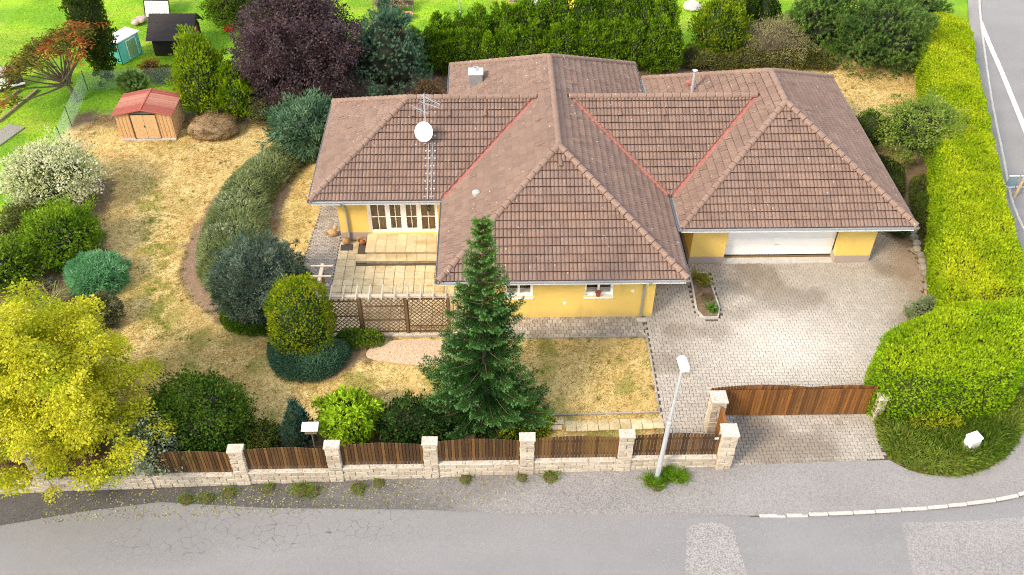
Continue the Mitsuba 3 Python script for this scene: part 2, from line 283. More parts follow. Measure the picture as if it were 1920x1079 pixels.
ln = LineString(smooth_poly([(27.4, 4.0), (28.1, 10.0), (29.35, 15.85), (30.3, 20.1), (31.25, 24.6), (32.45, 29.7), (33.6, 34)], 6, False)).buffer(0.13, cap_style='flat')
struct('road_marking', drape(ln, 0.016, 0.8), 'm_paint', True)
# kerb stones
kk = put('kerb', drape(LineString(kerb_line).buffer(0.05), 0.02, 0.4), 'm_sand', kind='structure')
L = LineString(kerb_line); d = 0.25; i = 0
while d < L.length-1.2:
    ln_ = 0.62+0.4*rng.random(); a, b = np.array(L.interpolate(d).coords[0]), np.array(L.interpolate(d+ln_-0.02).coords[0]); c = (a+b)/2
    m = cbox(-np.linalg.norm(b-a)/2, np.linalg.norm(b-a)/2, -0.06, 0.06, -0.08, 0.0, 0.018); rz = math.atan2(*(b-a)[::-1])
    t = min(1, d/3.0); z = zf(*c)+0.03+0.085*t*t*(3-2*t)+0.008*rng.normal()
    put('kerb_stone', move(m, (c[0], c[1], z), rz+0.01*rng.normal()), 'm_kerb', kk); d += ln_
# driveway of interlocking pavers
drive_poly = Polygon([(7.92, 0.95), (7.92, -5.85), (9.3, -5.85), (9.85, -6.22), (15.28, -6.18), (15.42, -4.3), (15.95, -2.4), (17.0, -1.2), (18.2, -0.1), (19.2, 1.6), (19.9, 3.2), (20.0, 4.6), (18.95, 6.2), (18.95, 12), (17.7, 12), (17.7, 4.12), (8.1, 4.12), (8.1, 0.95)])
planter_poly = Polygon([(10.13, 3.42), (10.83, 3.42), (10.95, 1.3), (10.78, 0.76), (10.22, 0.76), (10.02, 1.16)])
struct('driveway', drive_m := drape(drive_poly.union(sbox(8.1, 4.0, 10.3, 9)), -0.012, 0.4), 'm_sand', True)
PW, PH, PA = 0.245, 0.152, 0.020
def paver_shape():
    xs_ = np.array([-0.5, -0.30, -0.17, 0.17, 0.30, 0.5])*(PW-0.018); g = np.array([1, 1, -1, -1, 1, 1])*PA*0.55
    top = np.column_stack([xs_, PH/2-0.008+g]); bot = np.column_stack([xs_, -PH/2+0.008-g])[::-1]; return np.vstack([top, bot])
PS = paver_shape()
def pavers(outline, w, h, poly, offset=0.5, zoff=0.012, rnd=0.0025, bev=0.006):
    """centres of all whole pavers, their meshes"""
    x0, y0, x1, y1 = poly.bounds; shapely.prepare(poly); out = []
    n = len(outline); k = np.arange(n); kn = (k+1) % n; c = outline.mean(0); ins = c+(outline-c)*(1-2*bev/np.ptp(outline, axis=0).min())
    F = np.vstack([np.stack([k, k+n, kn+n], 1), np.stack([k, kn+n, kn], 1), np.stack([k+n, k+2*n, kn+2*n], 1), np.stack([k+n, kn+2*n, kn+n], 1), np.stack([k*0+3*n, kn+2*n, k+2*n], 1)])
    F = F[:, ::-1]
    rows = np.arange(math.floor(y0/h), math.ceil(y1/h)+1)
    for r in rows:
        cy = (r+0.5)*h; xs = (np.arange(math.floor(x0/w)-1, math.ceil(x1/w)+1)+(offset if r % 2 else 0))*w+w/2
        for cx in xs[shapely.contains_xy(poly, xs, np.full(len(xs), cy))]:
            jx, jy, jz = rnd*rng.normal(size=3); tx, ty = 0.012*rng.normal(size=2)
            P = np.vstack([outline, outline, ins, [c]])+[cx+jx*0.6, cy+jy*0.6]
            lev = np.r_[np.full(n, -0.045), np.full(n, -bev), np.zeros(n+1)]
            out.append((cx, cy, np.column_stack([P, zf(P[:, 0], P[:, 1])+zoff+lev+jz+tx*(P[:, 0]-cx)+ty*(P[:, 1]-cy)]), F))
    return out
def lay(name, plist, bsdf, parent, limit=300, stuff=None, tone=None):
    plist = sorted(plist, key=lambda q: np.sum((np.array([q[0], q[1], 0])-EYE)**2))
    for cx, cy, v, f in plist[:limit]: put(name, (v, f), bsdf, parent, uv=float(rng.random()))
    rest = plist[limit:]
    if rest:
        uv = np.concatenate([np.full(len(q[2]), rng.random()) for q in rest]); put(stuff, join([(q[2], q[3]) for q in rest]), bsdf, parent, uv=np.column_stack([uv, uv]), kind='stuff')
lay('paver', pavers(PS, PW, PH, drive_poly.difference(planter_poly.buffer(0.05)).buffer(-0.03)), 'm_paver', 'driveway', 300, 'far_pavers')
# walkway along the house front, and the path at the terrace
def rect(w, h, j=0.014): return np.array([[-1, -1], [1, -1], [1, 1], [-1, 1]][::-1])*np.array([w-j, h-j])/2
walk_poly = sbox(0.5, -0.15, 7.9, 0.95)
struct('walkway', drape(walk_poly, -0.012, 0.4), 'm_sand', True)
lay('paver', pavers(rect(0.2, 0.2), 0.2, 0.2, walk_poly.buffer(-0.03)), 'm_path', 'walkway', 260, 'far_pavers')
path_poly = Polygon([(-6.02, 2.0), (-4.48, 2.0), (-4.48, 5.0), (-4.5, 13.2), (-5.6, 13.2), (-5.75, 7.8), (-6.0, 4.2)])
struct('path', drape(path_poly, -0.012, 0.4), 'm_sand', True)
lay('paver', pavers(rect(0.2, 0.1), 0.2, 0.1, path_poly.buffer(-0.03)), 'm_path', 'path', 300, 'far_pavers')
# edging kerbs of the lawn strip and walkway
for a, b in (((7.86, -0.2), (7.86, -3.9)), ((0.5, -0.2), (7.86, -0.2)), ((3.95, -3.82), (7.9, -3.82))):
    n_ = max(1, round(np.hypot(b[0]-a[0], b[1]-a[1])/1.0))
    for i in range(n_):
        p, q = (np.array(a)+(np.array(b)-a)*t for t in ((i+0.01)/n_, (i+0.99)/n_)); zz = [zf(*p), zf(*q)]
        put('edging_stone', bar([*p, zz[0]-0.02], [*q, zz[1]-0.02], 0.06, 0.12), 'm_path', 'walkway', uv=float(rng.random()))
# terrace slabs
terr_poly = sbox(-4.46, 0.15, 0.9, 4.32)
tk = 'terrace'; struct('terrace', drape(terr_poly.union(sbox(-4.46, 4.2, -3.3, 5.85)), -0.012, 0.4), 'm_sand', True)
lay('slab', pavers(rect(0.415, 0.415, 0.018), 0.415, 0.415, sbox(-4.46, 0.2, 0.9, 4.3), offset=0, rnd=0.003, bev=0.008)+pavers(rect(0.415, 0.415, 0.018), 0.415, 0.415, sbox(-4.46, 4.3, -3.75, 5.7), offset=0, rnd=0.003, bev=0.008), 'm_slab', tk, 300)
st = thing('terrace_steps', 'two broad yellow stone steps below the white glazed terrace doors', 'steps')
put('base', join([box(-3.70, 0.9, 4.36, 4.80, 0.0, 0.105), box(-3.32, 0.9, 4.76, 5.88, 0.0, 0.265)]), 'm_stone', st, uv=1.0)
for (xa, ya, yb, z) in ((-3.75, 4.30, 4.74, 0.11), (-3.37, 4.70, 5.12, 0.27), (-3.37, 5.125, 5.5, 0.27), (-3.37, 5.505, 5.88, 0.27)):
    for i in range(11):
        x0_ = xa+i*0.425
        if x0_ < 0.8: put('slab', cbox(x0_+0.004, min(x0_+0.42, 0.9), ya, yb, z, z+0.05+0.002*rng.random(), 0.01), 'm_slab', st, uv=float(rng.random()))
for (xa, y, z0, z1) in ((-3.70, 4.34, 0.0, 0.11), (-3.32, 4.745, 0.162, 0.27)):
    x_ = xa
    while x_ < 0.85:
        l_ = 0.14+0.16*rng.random(); put('riser_stone', cbox(x_, min(x_+l_-0.012, 0.9), y-0.018*rng.random(), y+0.05, z0, z1, 0.012), 'm_stone', st, uv=float(0.5+0.5*rng.random())); x_ += l_
# slabs by the front fence
sl = thing('stepping_slabs', 'strip of yellow stone slabs on the lawn behind the front fence', 'paving slabs')
for i in range(9):
    x_ = 4.5+i*0.385; w_ = 0.37; 
    put('slab', move(cbox(-w_/2, w_/2, -0.25, 0.25, -0.05, 0.0, 0.012), (x_+w_/2, -4.3, zf(x_, -4.3)+0.035+0.006*rng.normal()), 0.02*rng.normal(), rx=-0.08), 'm_slab', sl, uv=float(rng.random()))
for i in range(2): put('slab', move(cbox(-0.25, 0.25, -0.1, 0.1, -0.05, 0, 0.012), (4.2-0.08*i, -4.12-0.24*i, zf(4.2, -4.2)+0.03), 0.05), 'm_slab', sl, uv=float(rng.random()))
# beds
def sheet(name, pts, bsdf, uv, dz=0.012, **k): 
    P = Polygon(smooth_poly(pts, 6)) if k.get('sm', True) else Polygon(pts); struct(name, drape(P.buffer(0), dz, 0.4), bsdf, True, uv=uv); return P
grav = sheet('gravel_patch', [(-2.75, -1.15), (-2.5, -0.5), (-1.5, -0.25), (-0.3, -0.25), (0.6, -0.5), (0.6, -1.3), (-0.5, -1.55), (-1.7, -1.45)], 'm_gravel', 0.0, dz=0.03)
struct('terrace_kerb', cbox(-4.4, 0.6, -0.12, 0.0, -0.05, 0.13, 0.015), 'm_stone', uv=0.6)

# ------------------------------------------------------------------ the house
CW, CD = 9.1, 16.254; LX, LY0, LY1 = -5.375, 5.008, 12.806; GX0, GX1, GY0, GY1 = 9.365, 18.611, 3.002, 14.826; RY0, RY1 = 5.082, 12.814
h = thing('house', 'yellow single storey house with brown tiled hip roofs and a garage wing', 'house')
walls_plan = shapely.union_all([sbox(0.9, 0.93, 8.2, 15.3), sbox(-4.5, 5.9, 1, 11.9), sbox(8.0, 6.2, 10.6, 11.9), sbox(10.19, 4.12, 17.76, 13.9)])
def man(m): 
    import manifold3d as m3; v, f = vf(m); return m3.Manifold(m3.Mesh(vert_properties=np.asarray(v, np.float32), tri_verts=np.asarray(f, np.uint32)))
ring = man(prism(walls_plan.difference(walls_plan.buffer(-0.3, join_style='mitre')), 0.0, 2.5))
WIN = [(2.44, 3.5), (5.5, 6.58)]
for a, b in WIN: ring -= man(box(a, b, 0.5, 1.5, 1.07, 2.38))
ring -= man(box(-3.27, -0.33, 5.5, 6.5, 0.32, 2.40)); ring -= man(box(11.62, 16.28, 3.8, 5.0, -0.1, 2.25))
put('wall', ring, 'm_plaster', h)
for _b in ([box(-4.515, -3.30, 5.885, 5.95, 0, 0.42), box(-4.515, -4.46, 5.95, 11.9, 0, 0.42), box(-0.31, 0.9, 5.885, 5.95, 0.3, 0.45), box(10.175, 11.62, 4.105, 4.16, 0, 0.36), box(10.175, 10.23, 4.16, 6.3, 0, 0.36),
     box(16.28, 17.775, 4.105, 4.16, 0, 0.36), box(16.265, 16.31, 4.16, 4.5, 0, 0.36), box(17.72, 17.775, 4.16, 13.9, 0, 0.36)]): put('plinth', _b, 'm_plinth', h)
put('plinth', box(0.93, 8.17, 0.95, 0.99, -0.06, 0.05), 'm_dark', h)  # set-in plinth coloured black, standing in for the shadow strip at the wall foot
eave_plan = shapely.union_all([sbox(0, 0, CW, CD), sbox(LX, LY0, 1, LY1), sbox(8, RY0, 10.5, RY1), sbox(GX0, GY0, GX1, GY1)])
put('soffit', prism(eave_plan.buffer(-0.02, join_style='mitre'), 2.5, 2.53), 'm_white', h)
put('floor', prism(walls_plan.buffer(-0.31, join_style='mitre'), 0.02, 0.06), 'm_room', h)
# roof planes: origin, direction along the eave, direction uphill, outline in plan
aL, aR, aG, aC = (LY1-LY0)/2, (RY1-RY0)/2, (GX1-GX0)/2, CW/2; yL, yR = (LY0+LY1)/2, (RY0+RY1)/2; gx = (GX0+GX1)/2
C1, C2 = (aC, aC), (aC, CD-aC); G1, G2 = (gx, GY0+aG), (gx, GY1-aG)
VL = [(0, LY0), (aL, yL), (0, LY1)]; VR = [(CW, RY0), (CW-aR, yR), (CW, RY1)]; VG = [(GX0, RY0), (GX0+aR, yR), (GX0, RY1)]
L1 = (LX+aL, yL)
PL = {'CF': ((0, 0), (1, 0), (0, 1), [(0, 0), (CW, 0), C1]), 'CB': ((CW, CD), (-1, 0), (0, -1), [(0, CD), (CW, CD), C2]),
      'CL': ((0, CD), (0, -1), (1, 0), [(0, 0), C1, C2, (0, CD), VL[2], VL[1], VL[0]]), 'CR': ((CW, 0), (0, 1), (-1, 0), [(CW, 0), VR[0], VR[1], VR[2], (CW, CD), C2, C1]),
      'LF': ((LX, LY0), (1, 0), (0, 1), [(LX, LY0), VL[0], VL[1], L1]), 'LB': ((0, LY1), (-1, 0), (0, -1), [(LX, LY1), VL[2], VL[1], L1]), 'LL': ((LX, LY1), (0, -1), (1, 0), [(LX, LY0), L1, (LX, LY1)]),
      'RF': ((CW, RY0), (1, 0), (0, 1), [VR[0], VG[0], VG[1], VR[1]]), 'RB': ((GX0, RY1), (-1, 0), (0, -1), [VR[2], VG[2], VG[1], VR[1]]),
      'GF': ((GX0, GY0), (1, 0), (0, 1), [(GX0, GY0), (GX1, GY0), G1]), 'GB': ((GX1, GY1), (-1, 0), (0, -1), [(GX0, GY1), (GX1, GY1), G2]),
      'GL': ((GX0, GY1), (0, -1), (1, 0), [(GX0, GY0), VG[0], VG[1], VG[2], (GX0, GY1), G2, G1]), 'GR': ((GX1, GY0), (0, 1), (-1, 0), [(GX1, GY0), (GX1, GY1), G2, G1])}
KN = 1/math.sqrt(1+TP*TP)
def on_plane(pl, S, T, H=0.0):
    O, s, t, _ = PL[pl]; S, T, H = (np.asarray(q, float) for q in (S, T, H))
    return np.stack([O[0]+s[0]*S+t[0]*(T-TP*KN*H), O[1]+s[1]*S+t[1]*(T-TP*KN*H), ZE+TP*T+KN*H], -1)
def to_st(pl, xy):
    O, s, t, _ = PL[pl]; d = np.asarray(xy, float)-O; return np.stack([d@np.asarray(s), d@np.asarray(t)], -1)
under = []
for pl, (O, s, t, poly) in PL.items():
    v2, f2 = tri2d(Polygon(poly)); T = to_st(pl, v2)[:, 1]; under.append((np.column_stack([v2, ZE+TP*T-0.02]), f2))
rf = put('roof', join(under), 'm_under', h)
TW, TC = 0.30, 0.335*KN; NA = 12
ua = np.array([0.007, 0.02, 0.045, 0.075, 0.105, 0.132, 0.147, 0.162, 0.19, 0.22, 0.25, 0.28, 0.293]); prof = 0.050*np.maximum(0, np.sin(np.pi*((ua % 0.15)/0.15)))**0.75; prof[6] = 0
def tile_mesh():
    top = [(a, b, 0.012+p+0.05*(1-b/TC)) for b in (0.0, TC-0.016) for a, p in zip(ua, prof)]
    fr = [(a, q*0.15, 0.062+p-q) for q in (0, 0.06) for a, p in zip(ua, prof)]
    k = np.arange(NA); n = NA+1
    F = np.vstack([np.stack([k, k+1, k+1+n], 1), np.stack([k, k+1+n, k+n], 1), np.stack([k, k+n, k+n+1], 1)+2*n, np.stack([k, k+n+1, k+1], 1)+2*n]); return np.array(top+fr), F
TV, TF = tile_mesh()
def clip_mesh(v, f, poly):
    V, F, n = [], [], 0
    for t in f:
        a = v[t]; A = np.column_stack([a[:, :2], np.ones(3)]); det = np.linalg.det(A)
        if abs(det) < 1e-7:
            if shapely.contains_xy(poly, *a[:, :2].mean(0)): V.append(a); F.append(np.arange(3)[None]+n); n += 3
            continue
        T = Polygon(a[:, :2])
        if poly.contains(T): V.append(a); F.append(np.arange(3)[None]+n); n += 3; continue
        g = poly.intersection(T)
        if g.area < 1e-6: continue
        w = np.linalg.solve(A, a[:, 2])
        for q in getattr(g, 'geoms', [g]):
            if q.geom_type != 'Polygon': continue
            c = np.array(q.exterior.coords)[:-1]
            if not q.exterior.is_ccw: c = c[::-1]
            V.append(np.column_stack([c, np.column_stack([c, np.ones(len(c))])@w])); k = np.arange(1, len(c)-1); F.append(np.stack([k*0, k, k+1], 1)+n); n += len(c)
    return (np.vstack(V), np.vstack(F)) if V else None
vent_at = [('LF', -1.25, 8.32), ('LF', 0.24, 8.32), ('LF', 1.73, 8.32), ('RF', 7.36, 8.35), ('RF', 9.22, 8.35), ('RF', 11.06, 8.35), ('GF', 14.04, 7.05), ('CF', 4.59, 3.98), ('CL', 3.97, 11.31), ('CL', 3.98, 10.11), ('CL', 4.0, 7.04), ('CL', 3.98, 5.21),
           ('CR', 5.21, 11.37), ('CR', 5.22, 10.16), ('CR', 5.22, 7.4), ('CR', 5.19, 5.53), ('GL', 13.35, 10.0), ('GL', 13.35, 7.82), ('GR', 14.72, 10.09), ('GR', 14.89, 8.04), ('LL', -2.68, 9.68)]
valley = shapely.union_all([LineString([VL[0], VL[1]]), LineString([VL[1], VL[2]]), LineString([VR[0], VR[1]]), LineString([VR[1], VR[2]]), LineString([VG[0], VG[1]]), LineString([VG[1], VG[2]])]).buffer(0.115)
tiles = []
for pl, (O, s, t, poly) in PL.items():
    P = Polygon(poly).buffer(0.02, join_style='mitre').difference(valley); geoms = getattr(P, 'geoms', [P])
    P = shapely.MultiPolygon([Polygon(to_st(pl, np.array(g.exterior.coords))) for g in geoms]); P = P.union(sbox(P.bounds[0], -0.04, P.bounds[2], 0.03)) if pl not in ('RF', 'RB') else P
    shapely.prepare(P); x0, y0, x1, y1 = P.bounds
    for r in range(int(y1/TC)+1):
        for c in range(math.floor(x0/TW), math.ceil(x1/TW)):
            R = sbox(c*TW, r*TC, (c+1)*TW, r*TC+TC)
            if not P.intersects(R): continue
            v = TV+[c*TW, r*TC, 0]
            if P.contains(R): m = (v, TF)
            else:
                if P.intersection(R).area < 0.002: continue
                m = clip_mesh(v, TF, P)
                if m is None: continue
            w = m[0].copy(); w[:, 2] += 0.004*rng.normal(); W = on_plane(pl, w[:, 0], w[:, 1], w[:, 2])
            vis = pl in ('CF', 'GF', 'LF'); tiles.append((np.linalg.norm(W.mean(0)-EYE)+(0 if vis else 30), W, m[1]))
tiles.sort(key=lambda q: q[0])
for d_, W, f in tiles[:300]: put('roof_tile', (W, f), 'm_tile', rf, smooth=True, uv=float(rng.random()))
rest = tiles[300:]; put('far_roof_tiles', join([q[1:] for q in rest]), 'm_tile', rf, smooth=True, uv=np.repeat(np.concatenate([np.full(len(q[1]), rng.random()) for q in rest])[:, None], 2, 1), kind='stuff')
# ridge and hip tiles
def ridge(p, q, r=0.135, step=0.365):
    p, q = np.asarray(p, float), np.asarray(q, float); L_ = np.linalg.norm(q-p); t = (q-p)/L_; n = max(1, round(L_/step)); st_ = L_/n
    a = norm(np.cross(t, [0, 0, 1.0])); b = np.cross(a, t)
    if b[2] < 0: b = -b
    g = np.linspace(-0.15, np.pi+0.15, 11); put('ridge_mortar', tube([p, q], 0.075, 8), 'm_under', rf)
    for i in range(n):
        rows = []
        for d_, rr in ((0.0, r), (0.05, r*1.0), (st_-0.02, r*0.82), ): rows.append(p+t*(i*st_+d_)+(np.cos(g)[:, None]*a+np.sin(g)[:, None]*b)*rr+b*0.022)
        rows.insert(0, p+t*(i*st_+0.0)+(np.cos(g)[:, None]*a+np.sin(g)[:, None]*b)*(r-0.035)+b*0.022)
        v = np.vstack(rows); m_ = len(g); k = np.arange(m_-1); F = np.vstack([np.vstack([np.stack([k+o, k+1+o, k+1+o+m_], 1), np.stack([k+o, k+1+o+m_, k+o+m_], 1)]) for o in (0, m_, 2*m_)])
        put('ridge_tile', (v, F), 'm_tile', rf, smooth=True, uv=float(-0.6+0.5*rng.random()))
def z3(p, T): return (p[0], p[1], ZE+TP*T+0.03)
E3 = lambda x, y: (x, y, ZE+0.03)
for e, top in (((0, 0), z3(C1, aC)), ((CW, 0), z3(C1, aC)), ((0, CD), z3(C2, aC)), ((CW, CD), z3(C2, aC)), ((GX0, GY0), z3(G1, aG)), ((GX1, GY0), z3(G1, aG)), ((GX0, GY1), z3(G2, aG)), ((GX1, GY1), z3(G2, aG)), ((LX, LY0), z3(L1, aL)), ((LX, LY1), z3(L1, aL))): ridge(E3(*e), top)
ridge(z3(C2, aC), z3(C1, aC)); ridge(z3(G2, aG), z3(G1, aG)); ridge(z3(L1, aL), z3(VL[1], aL)); ridge(z3(VR[1], aR), z3(VG[1], aR))
for c, T in ((C1, aC), (C2, aC), (G1, aG), (G2, aG), (L1, aL)):
    m = trimesh.creation.icosphere(2, 0.135); m.apply_scale([1, 1, 0.75]); m.apply_translation([c[0], c[1], ZE+TP*T+0.05]); put('ridge_cap', m, 'm_tile', rf, smooth=True, uv=0.1)
# red valley gutters
for e, top, T, dirs in ((VL[0], VL[1], aL, ((-1, 0), (0, -1))), (VL[2], VL[1], aL, ((-1, 0), (0, 1))), (VR[0], VR[1], aR, ((1, 0), (0, -1))), (VR[2], VR[1], aR, ((1, 0), (0, 1))), (VG[0], VG[1], aR, ((-1, 0), (0, -1))), (VG[2], VG[1], aR, ((-1, 0), (0, 1)))):
    e, tp_ = np.array(e, float), np.array(top, float); d_ = norm(tp_-e); n_ = np.array([-d_[1], d_[0]]); z0, z1 = ZE, ZE+TP*T; w = 0.22
    v = []
    for c, z in ((e, z0), (tp_, z1)):
        for k_, up in ((-w, TP*w*0.7071*0.98+0.03), (-0.03, 0.035), (0.03, 0.035), (w, TP*w*0.7071*0.98+0.03)): v.append([*(c+n_*k_), z+up])
    put('valley_gutter', (np.array(v), np.array([[0, 1, 5, 4], [1, 2, 6, 5], [2, 3, 7, 6]])), 'm_red', rf)
for pl, x, y in vent_at:
    S, T = to_st(pl, (x, y)); g = np.linspace(0, np.pi, 9); k = np.arange(8)
    rows = [(0.095*np.cos(g), -0.18-0.03*np.sin(g), 0.05+0.145*np.sin(g)), (0.075*np.cos(g), 0.02+0*g, 0.05+0.11*np.sin(g)), (0.03*np.cos(g), 0.2+0*g, 0.04+0.01*np.sin(g))]
    v = np.vstack([on_plane(pl, S+a, T+b*KN, c) for a, b, c in rows]); F = np.vstack([np.vstack([np.stack([k+o, k+1+o, k+10+o], 1), np.stack([k+o, k+10+o, k+9+o], 1)]) for o in (0, 9)])
    put('vent_tile', (v, F), 'm_tile', rf, smooth=True, uv=0.5)
    o_ = np.vstack([on_plane(pl, S+0.08*np.cos(g), T+(-0.15+0*g)*KN, 0.05+0.125*np.sin(g)), on_plane(pl, S, T-0.15*KN, 0.04)[None]]); put('vent_opening_shade', (o_, np.stack([k, k+1, 0*k+9], 1)), 'm_dark', rf)  # black half disc put in as the shade inside the hood
nubs = []
for pl, S0, S1 in (('CF', 0.8, 8.3), ('GF', 0.8, 8.4), ('LF', 0.7, 5.2)):
    for r in (1, 2):
        for i in range(int((S1-S0-r*0.3)/0.45)):
            S = S0+r*0.25+i*0.45+0.225*(r % 2); T = (r+0.12)*TC; c = on_plane(pl, S, T, 0.0); nubs.append(move(box(-0.03, 0.03, -0.012, 0.02, 0.05, 0.125), c))
put('snow_guards', join(nubs), 'm_tile', rf, uv=1.0, kind='stuff')
# gutters along the eaves
def gutter(a, b, out, ext0=0.07, ext1=0.07):
    a, b, out = np.array(a, float), np.array(b, float), np.array(out, float); d_ = norm(b-a); a = a-d_*ext0; b = b+d_*ext1
    g = np.linspace(0, np.pi, 9); w = 0.07; pr_ = [(w*(1-np.cos(t))+0.0, -w*np.sin(t)) for t in g]+[(2*w+0.008, 0.0), (2*w+0.008, -0.02)]
    v = np.array([[*(c+out*(o-0.02)), ZE-0.005+zz] for c in (a, b) for o, zz in pr_]); n_ = len(pr_); k = np.arange(n_-1); F = np.vstack([np.stack([k, k+1, k+1+n_], 1), np.stack([k, k+1+n_, k+n_], 1)])
    e = [np.vstack([[np.arange(9)[0], j, j+1] for j in range(1, 8)]), np.vstack([[n_, n_+j+1, n_+j] for j in range(1, 8)])]
    put('gutter', (v, np.vstack([F]+e)), 'm_zinc', h)
gutter((0, 0), (CW, 0), (0, -1)); gutter((0, 0), (0, LY0), (-1, 0), 0.07, -0.1); gutter((CW, 0), (CW, RY0), (1, 0), 0.07, -0.1); gutter((LX, LY0), (0, LY0), (0, -1), 0.07, -0.1); gutter((LX, LY0), (LX, LY1), (-1, 0)); gutter((GX0, GY0), (GX1, GY0), (0, -1)); gutter((GX1, GY0), (GX1, GY1), (1, 0))
gutter((GX0, GY0), (GX0, RY0), (-1, 0), 0.07, -0.02); gutter((0, LY1), (0, CD), (-1, 0)); gutter((CW, RY1), (CW, CD), (1, 0)); gutter((GX0, RY1), (GX0, GY1), (-1, 0)); gutter((CW, RY0), (GX0, RY0), (0, -1), 0.1, 0.1)
for a, b, o in (((0, 0), (CW, 0), (0, -1)), ((LX, LY0), (0, LY0), (0, -1)), ((GX0, GY0), (GX1, GY0), (0, -1)), ((LX, LY0), (LX, LY1), (-1, 0)), ((0, 0), (0, LY0), (-1, 0)), ((CW, 0), (CW, RY0), (1, 0)), ((GX1, GY0), (GX1, GY1), (1, 0)), ((GX0, GY0), (GX0, RY0), (-1, 0)), ((0, LY1), (0, CD), (-1, 0)), ((CW, RY1), (CW, CD), (1, 0))):
    a, b, o = np.array(a, float), np.array(b, float), np.array(o, float); d_ = norm(b-a); c = [*(a-o*0.045+d_*0.03), 2.60], [*(b-o*0.045-d_*0.03), 2.60]; put('fascia', bar(c[0], c[1], 0.025, 0.17), 'm_white', h)
gal = (0.33, 0.33, 0.30)
def downpipe(x, y, yw, lean=(0, 1)): 
    put('downpipe', tube([(x, y, 2.64), (x, y+0.02, 2.52), (x, yw-0.12, 2.25), (x, yw-0.07, 2.12), (x, yw-0.07, 1.0), (x, yw-0.07, 0.02)], 0.05, 10), 'm_vc', h, smooth=True, color=(0.30, 0.30, 0.27))
downpipe(7.75, -0.06, 0.93); downpipe(-4.15, 4.95, 5.9); downpipe(9.23, 5.0, 6.0)
put('drain_grate', cbox(7.6, 7.98, 0.62, 0.84, -0.02, 0.035, 0.01), 'm_kerb', h)
# front windows: frame, panes, sill
for a, b in WIN:
    w_ = put('window', join([box(a, b, 1.10, 1.17, 1.07, 1.15), box(a, b, 1.10, 1.17, 2.30, 2.38), box(a, a+0.08, 1.10, 1.17, 1.15, 2.30), box(b-0.08, b, 1.10, 1.17, 1.15, 2.30), box((a+b)/2-0.045, (a+b)/2+0.045, 1.09, 1.16, 1.15, 2.30)]), 'm_white', h)
    for p, q in ((a+0.08, (a+b)/2-0.045), ((a+b)/2+0.045, b-0.08)): put('pane', (np.array([[p, 1.13, 1.15], [q, 1.13, 1.15], [q, 1.13, 2.3], [p, 1.13, 2.3]]), np.array([[0, 1, 2, 3]])), 'm_glass', w_)
    put('sill', (np.array([[a-0.03, 0.87, 1.055], [b+0.03, 0.87, 1.055], [b+0.03, 1.10, 1.085], [a-0.03, 1.10, 1.085], [a-0.03, 0.87, 1.02], [b+0.03, 0.87, 1.02]]), np.array([[0, 1, 2, 3], [4, 5, 1, 0]])), 'm_white', w_)
    put('reveal', join([box(a-0.0, a+0.004, 0.926, 1.10, 1.07, 2.38), box(b-0.004, b, 0.926, 1.10, 1.07, 2.38)]), 'm_white', w_)
    put('room_wall', box(a-0.5, b+0.5, 2.6, 2.65, 0.1, 2.5), 'm_dark', w_)
    put('inner_sill', box(a, b, 1.17, 1.45, 1.08, 1.10), 'm_white', w_)
# glazed terrace doors
D = put('terrace_door', join([box(-3.27, -0.33, 6.0, 6.08, 0.32, 0.40), box(-3.27, -0.33, 6.0, 6.08, 2.32, 2.40), box(-3.27, -3.20, 6.0, 6.08, 0.40, 2.32), box(-0.40, -0.33, 6.0, 6.08, 0.40, 2.32)]), 'm_white', h)
xl = [(-3.20, -2.49), (-2.44, -1.80), (-1.76, -1.13), (-1.08, -0.40)]
for i, (a, b) in enumerate(xl):
    e = 0.05 if i in (0, 3) else 0.095; z0 = 0.42 if i in (0, 3) else 0.41; zb = z0+(0.04 if i in (0, 3) else 0.12)
    lf = [box(a, b, 5.985, 6.05, z0, zb), box(a, b, 5.985, 6.05, 2.24, 2.32), box(a, a+e, 5.985, 6.05, zb, 2.24), box(b-e, b, 5.985, 6.05, zb, 2.24)]; c = (a+b)/2
    lf += [box(c-0.013, c+0.013, 5.992, 6.03, zb, 2.24)]+[box(a+e, b-e, 5.994, 6.028, z-0.013, z+0.013) for z in (1.16, 1.82)]
    put('leaf', join(lf), 'm_white', D)
    put('pane', (np.array([[a+e, 6.012, zb], [b-e, 6.012, zb], [b-e, 6.012, 2.24], [a+e, 6.012, 2.24]]), np.array([[0, 1, 2, 3]])), 'm_glass', D)
put('mullion', join([box(p, q, 5.99, 6.07, 0.40, 2.32) for p, q in ((-2.49, -2.44), (-1.80, -1.76), (-1.13, -1.08))]), 'm_white', D)
put('reflection_slats', join([box(-3.2+i*0.14, -3.2+i*0.14+0.13, 6.22+0.02*(i % 2), 6.24+0.02*(i % 2), 0.35, 2.38) for i in range(20)]), 'm_room', D)  # added brown slats standing in for the reflection and interior in the panes
put('door_lining', join([box(-3.27, -3.266, 5.897, 6.0, 0.32, 2.4), box(-0.334, -0.33, 5.897, 6.0, 0.32, 2.4)]), 'm_white', D)
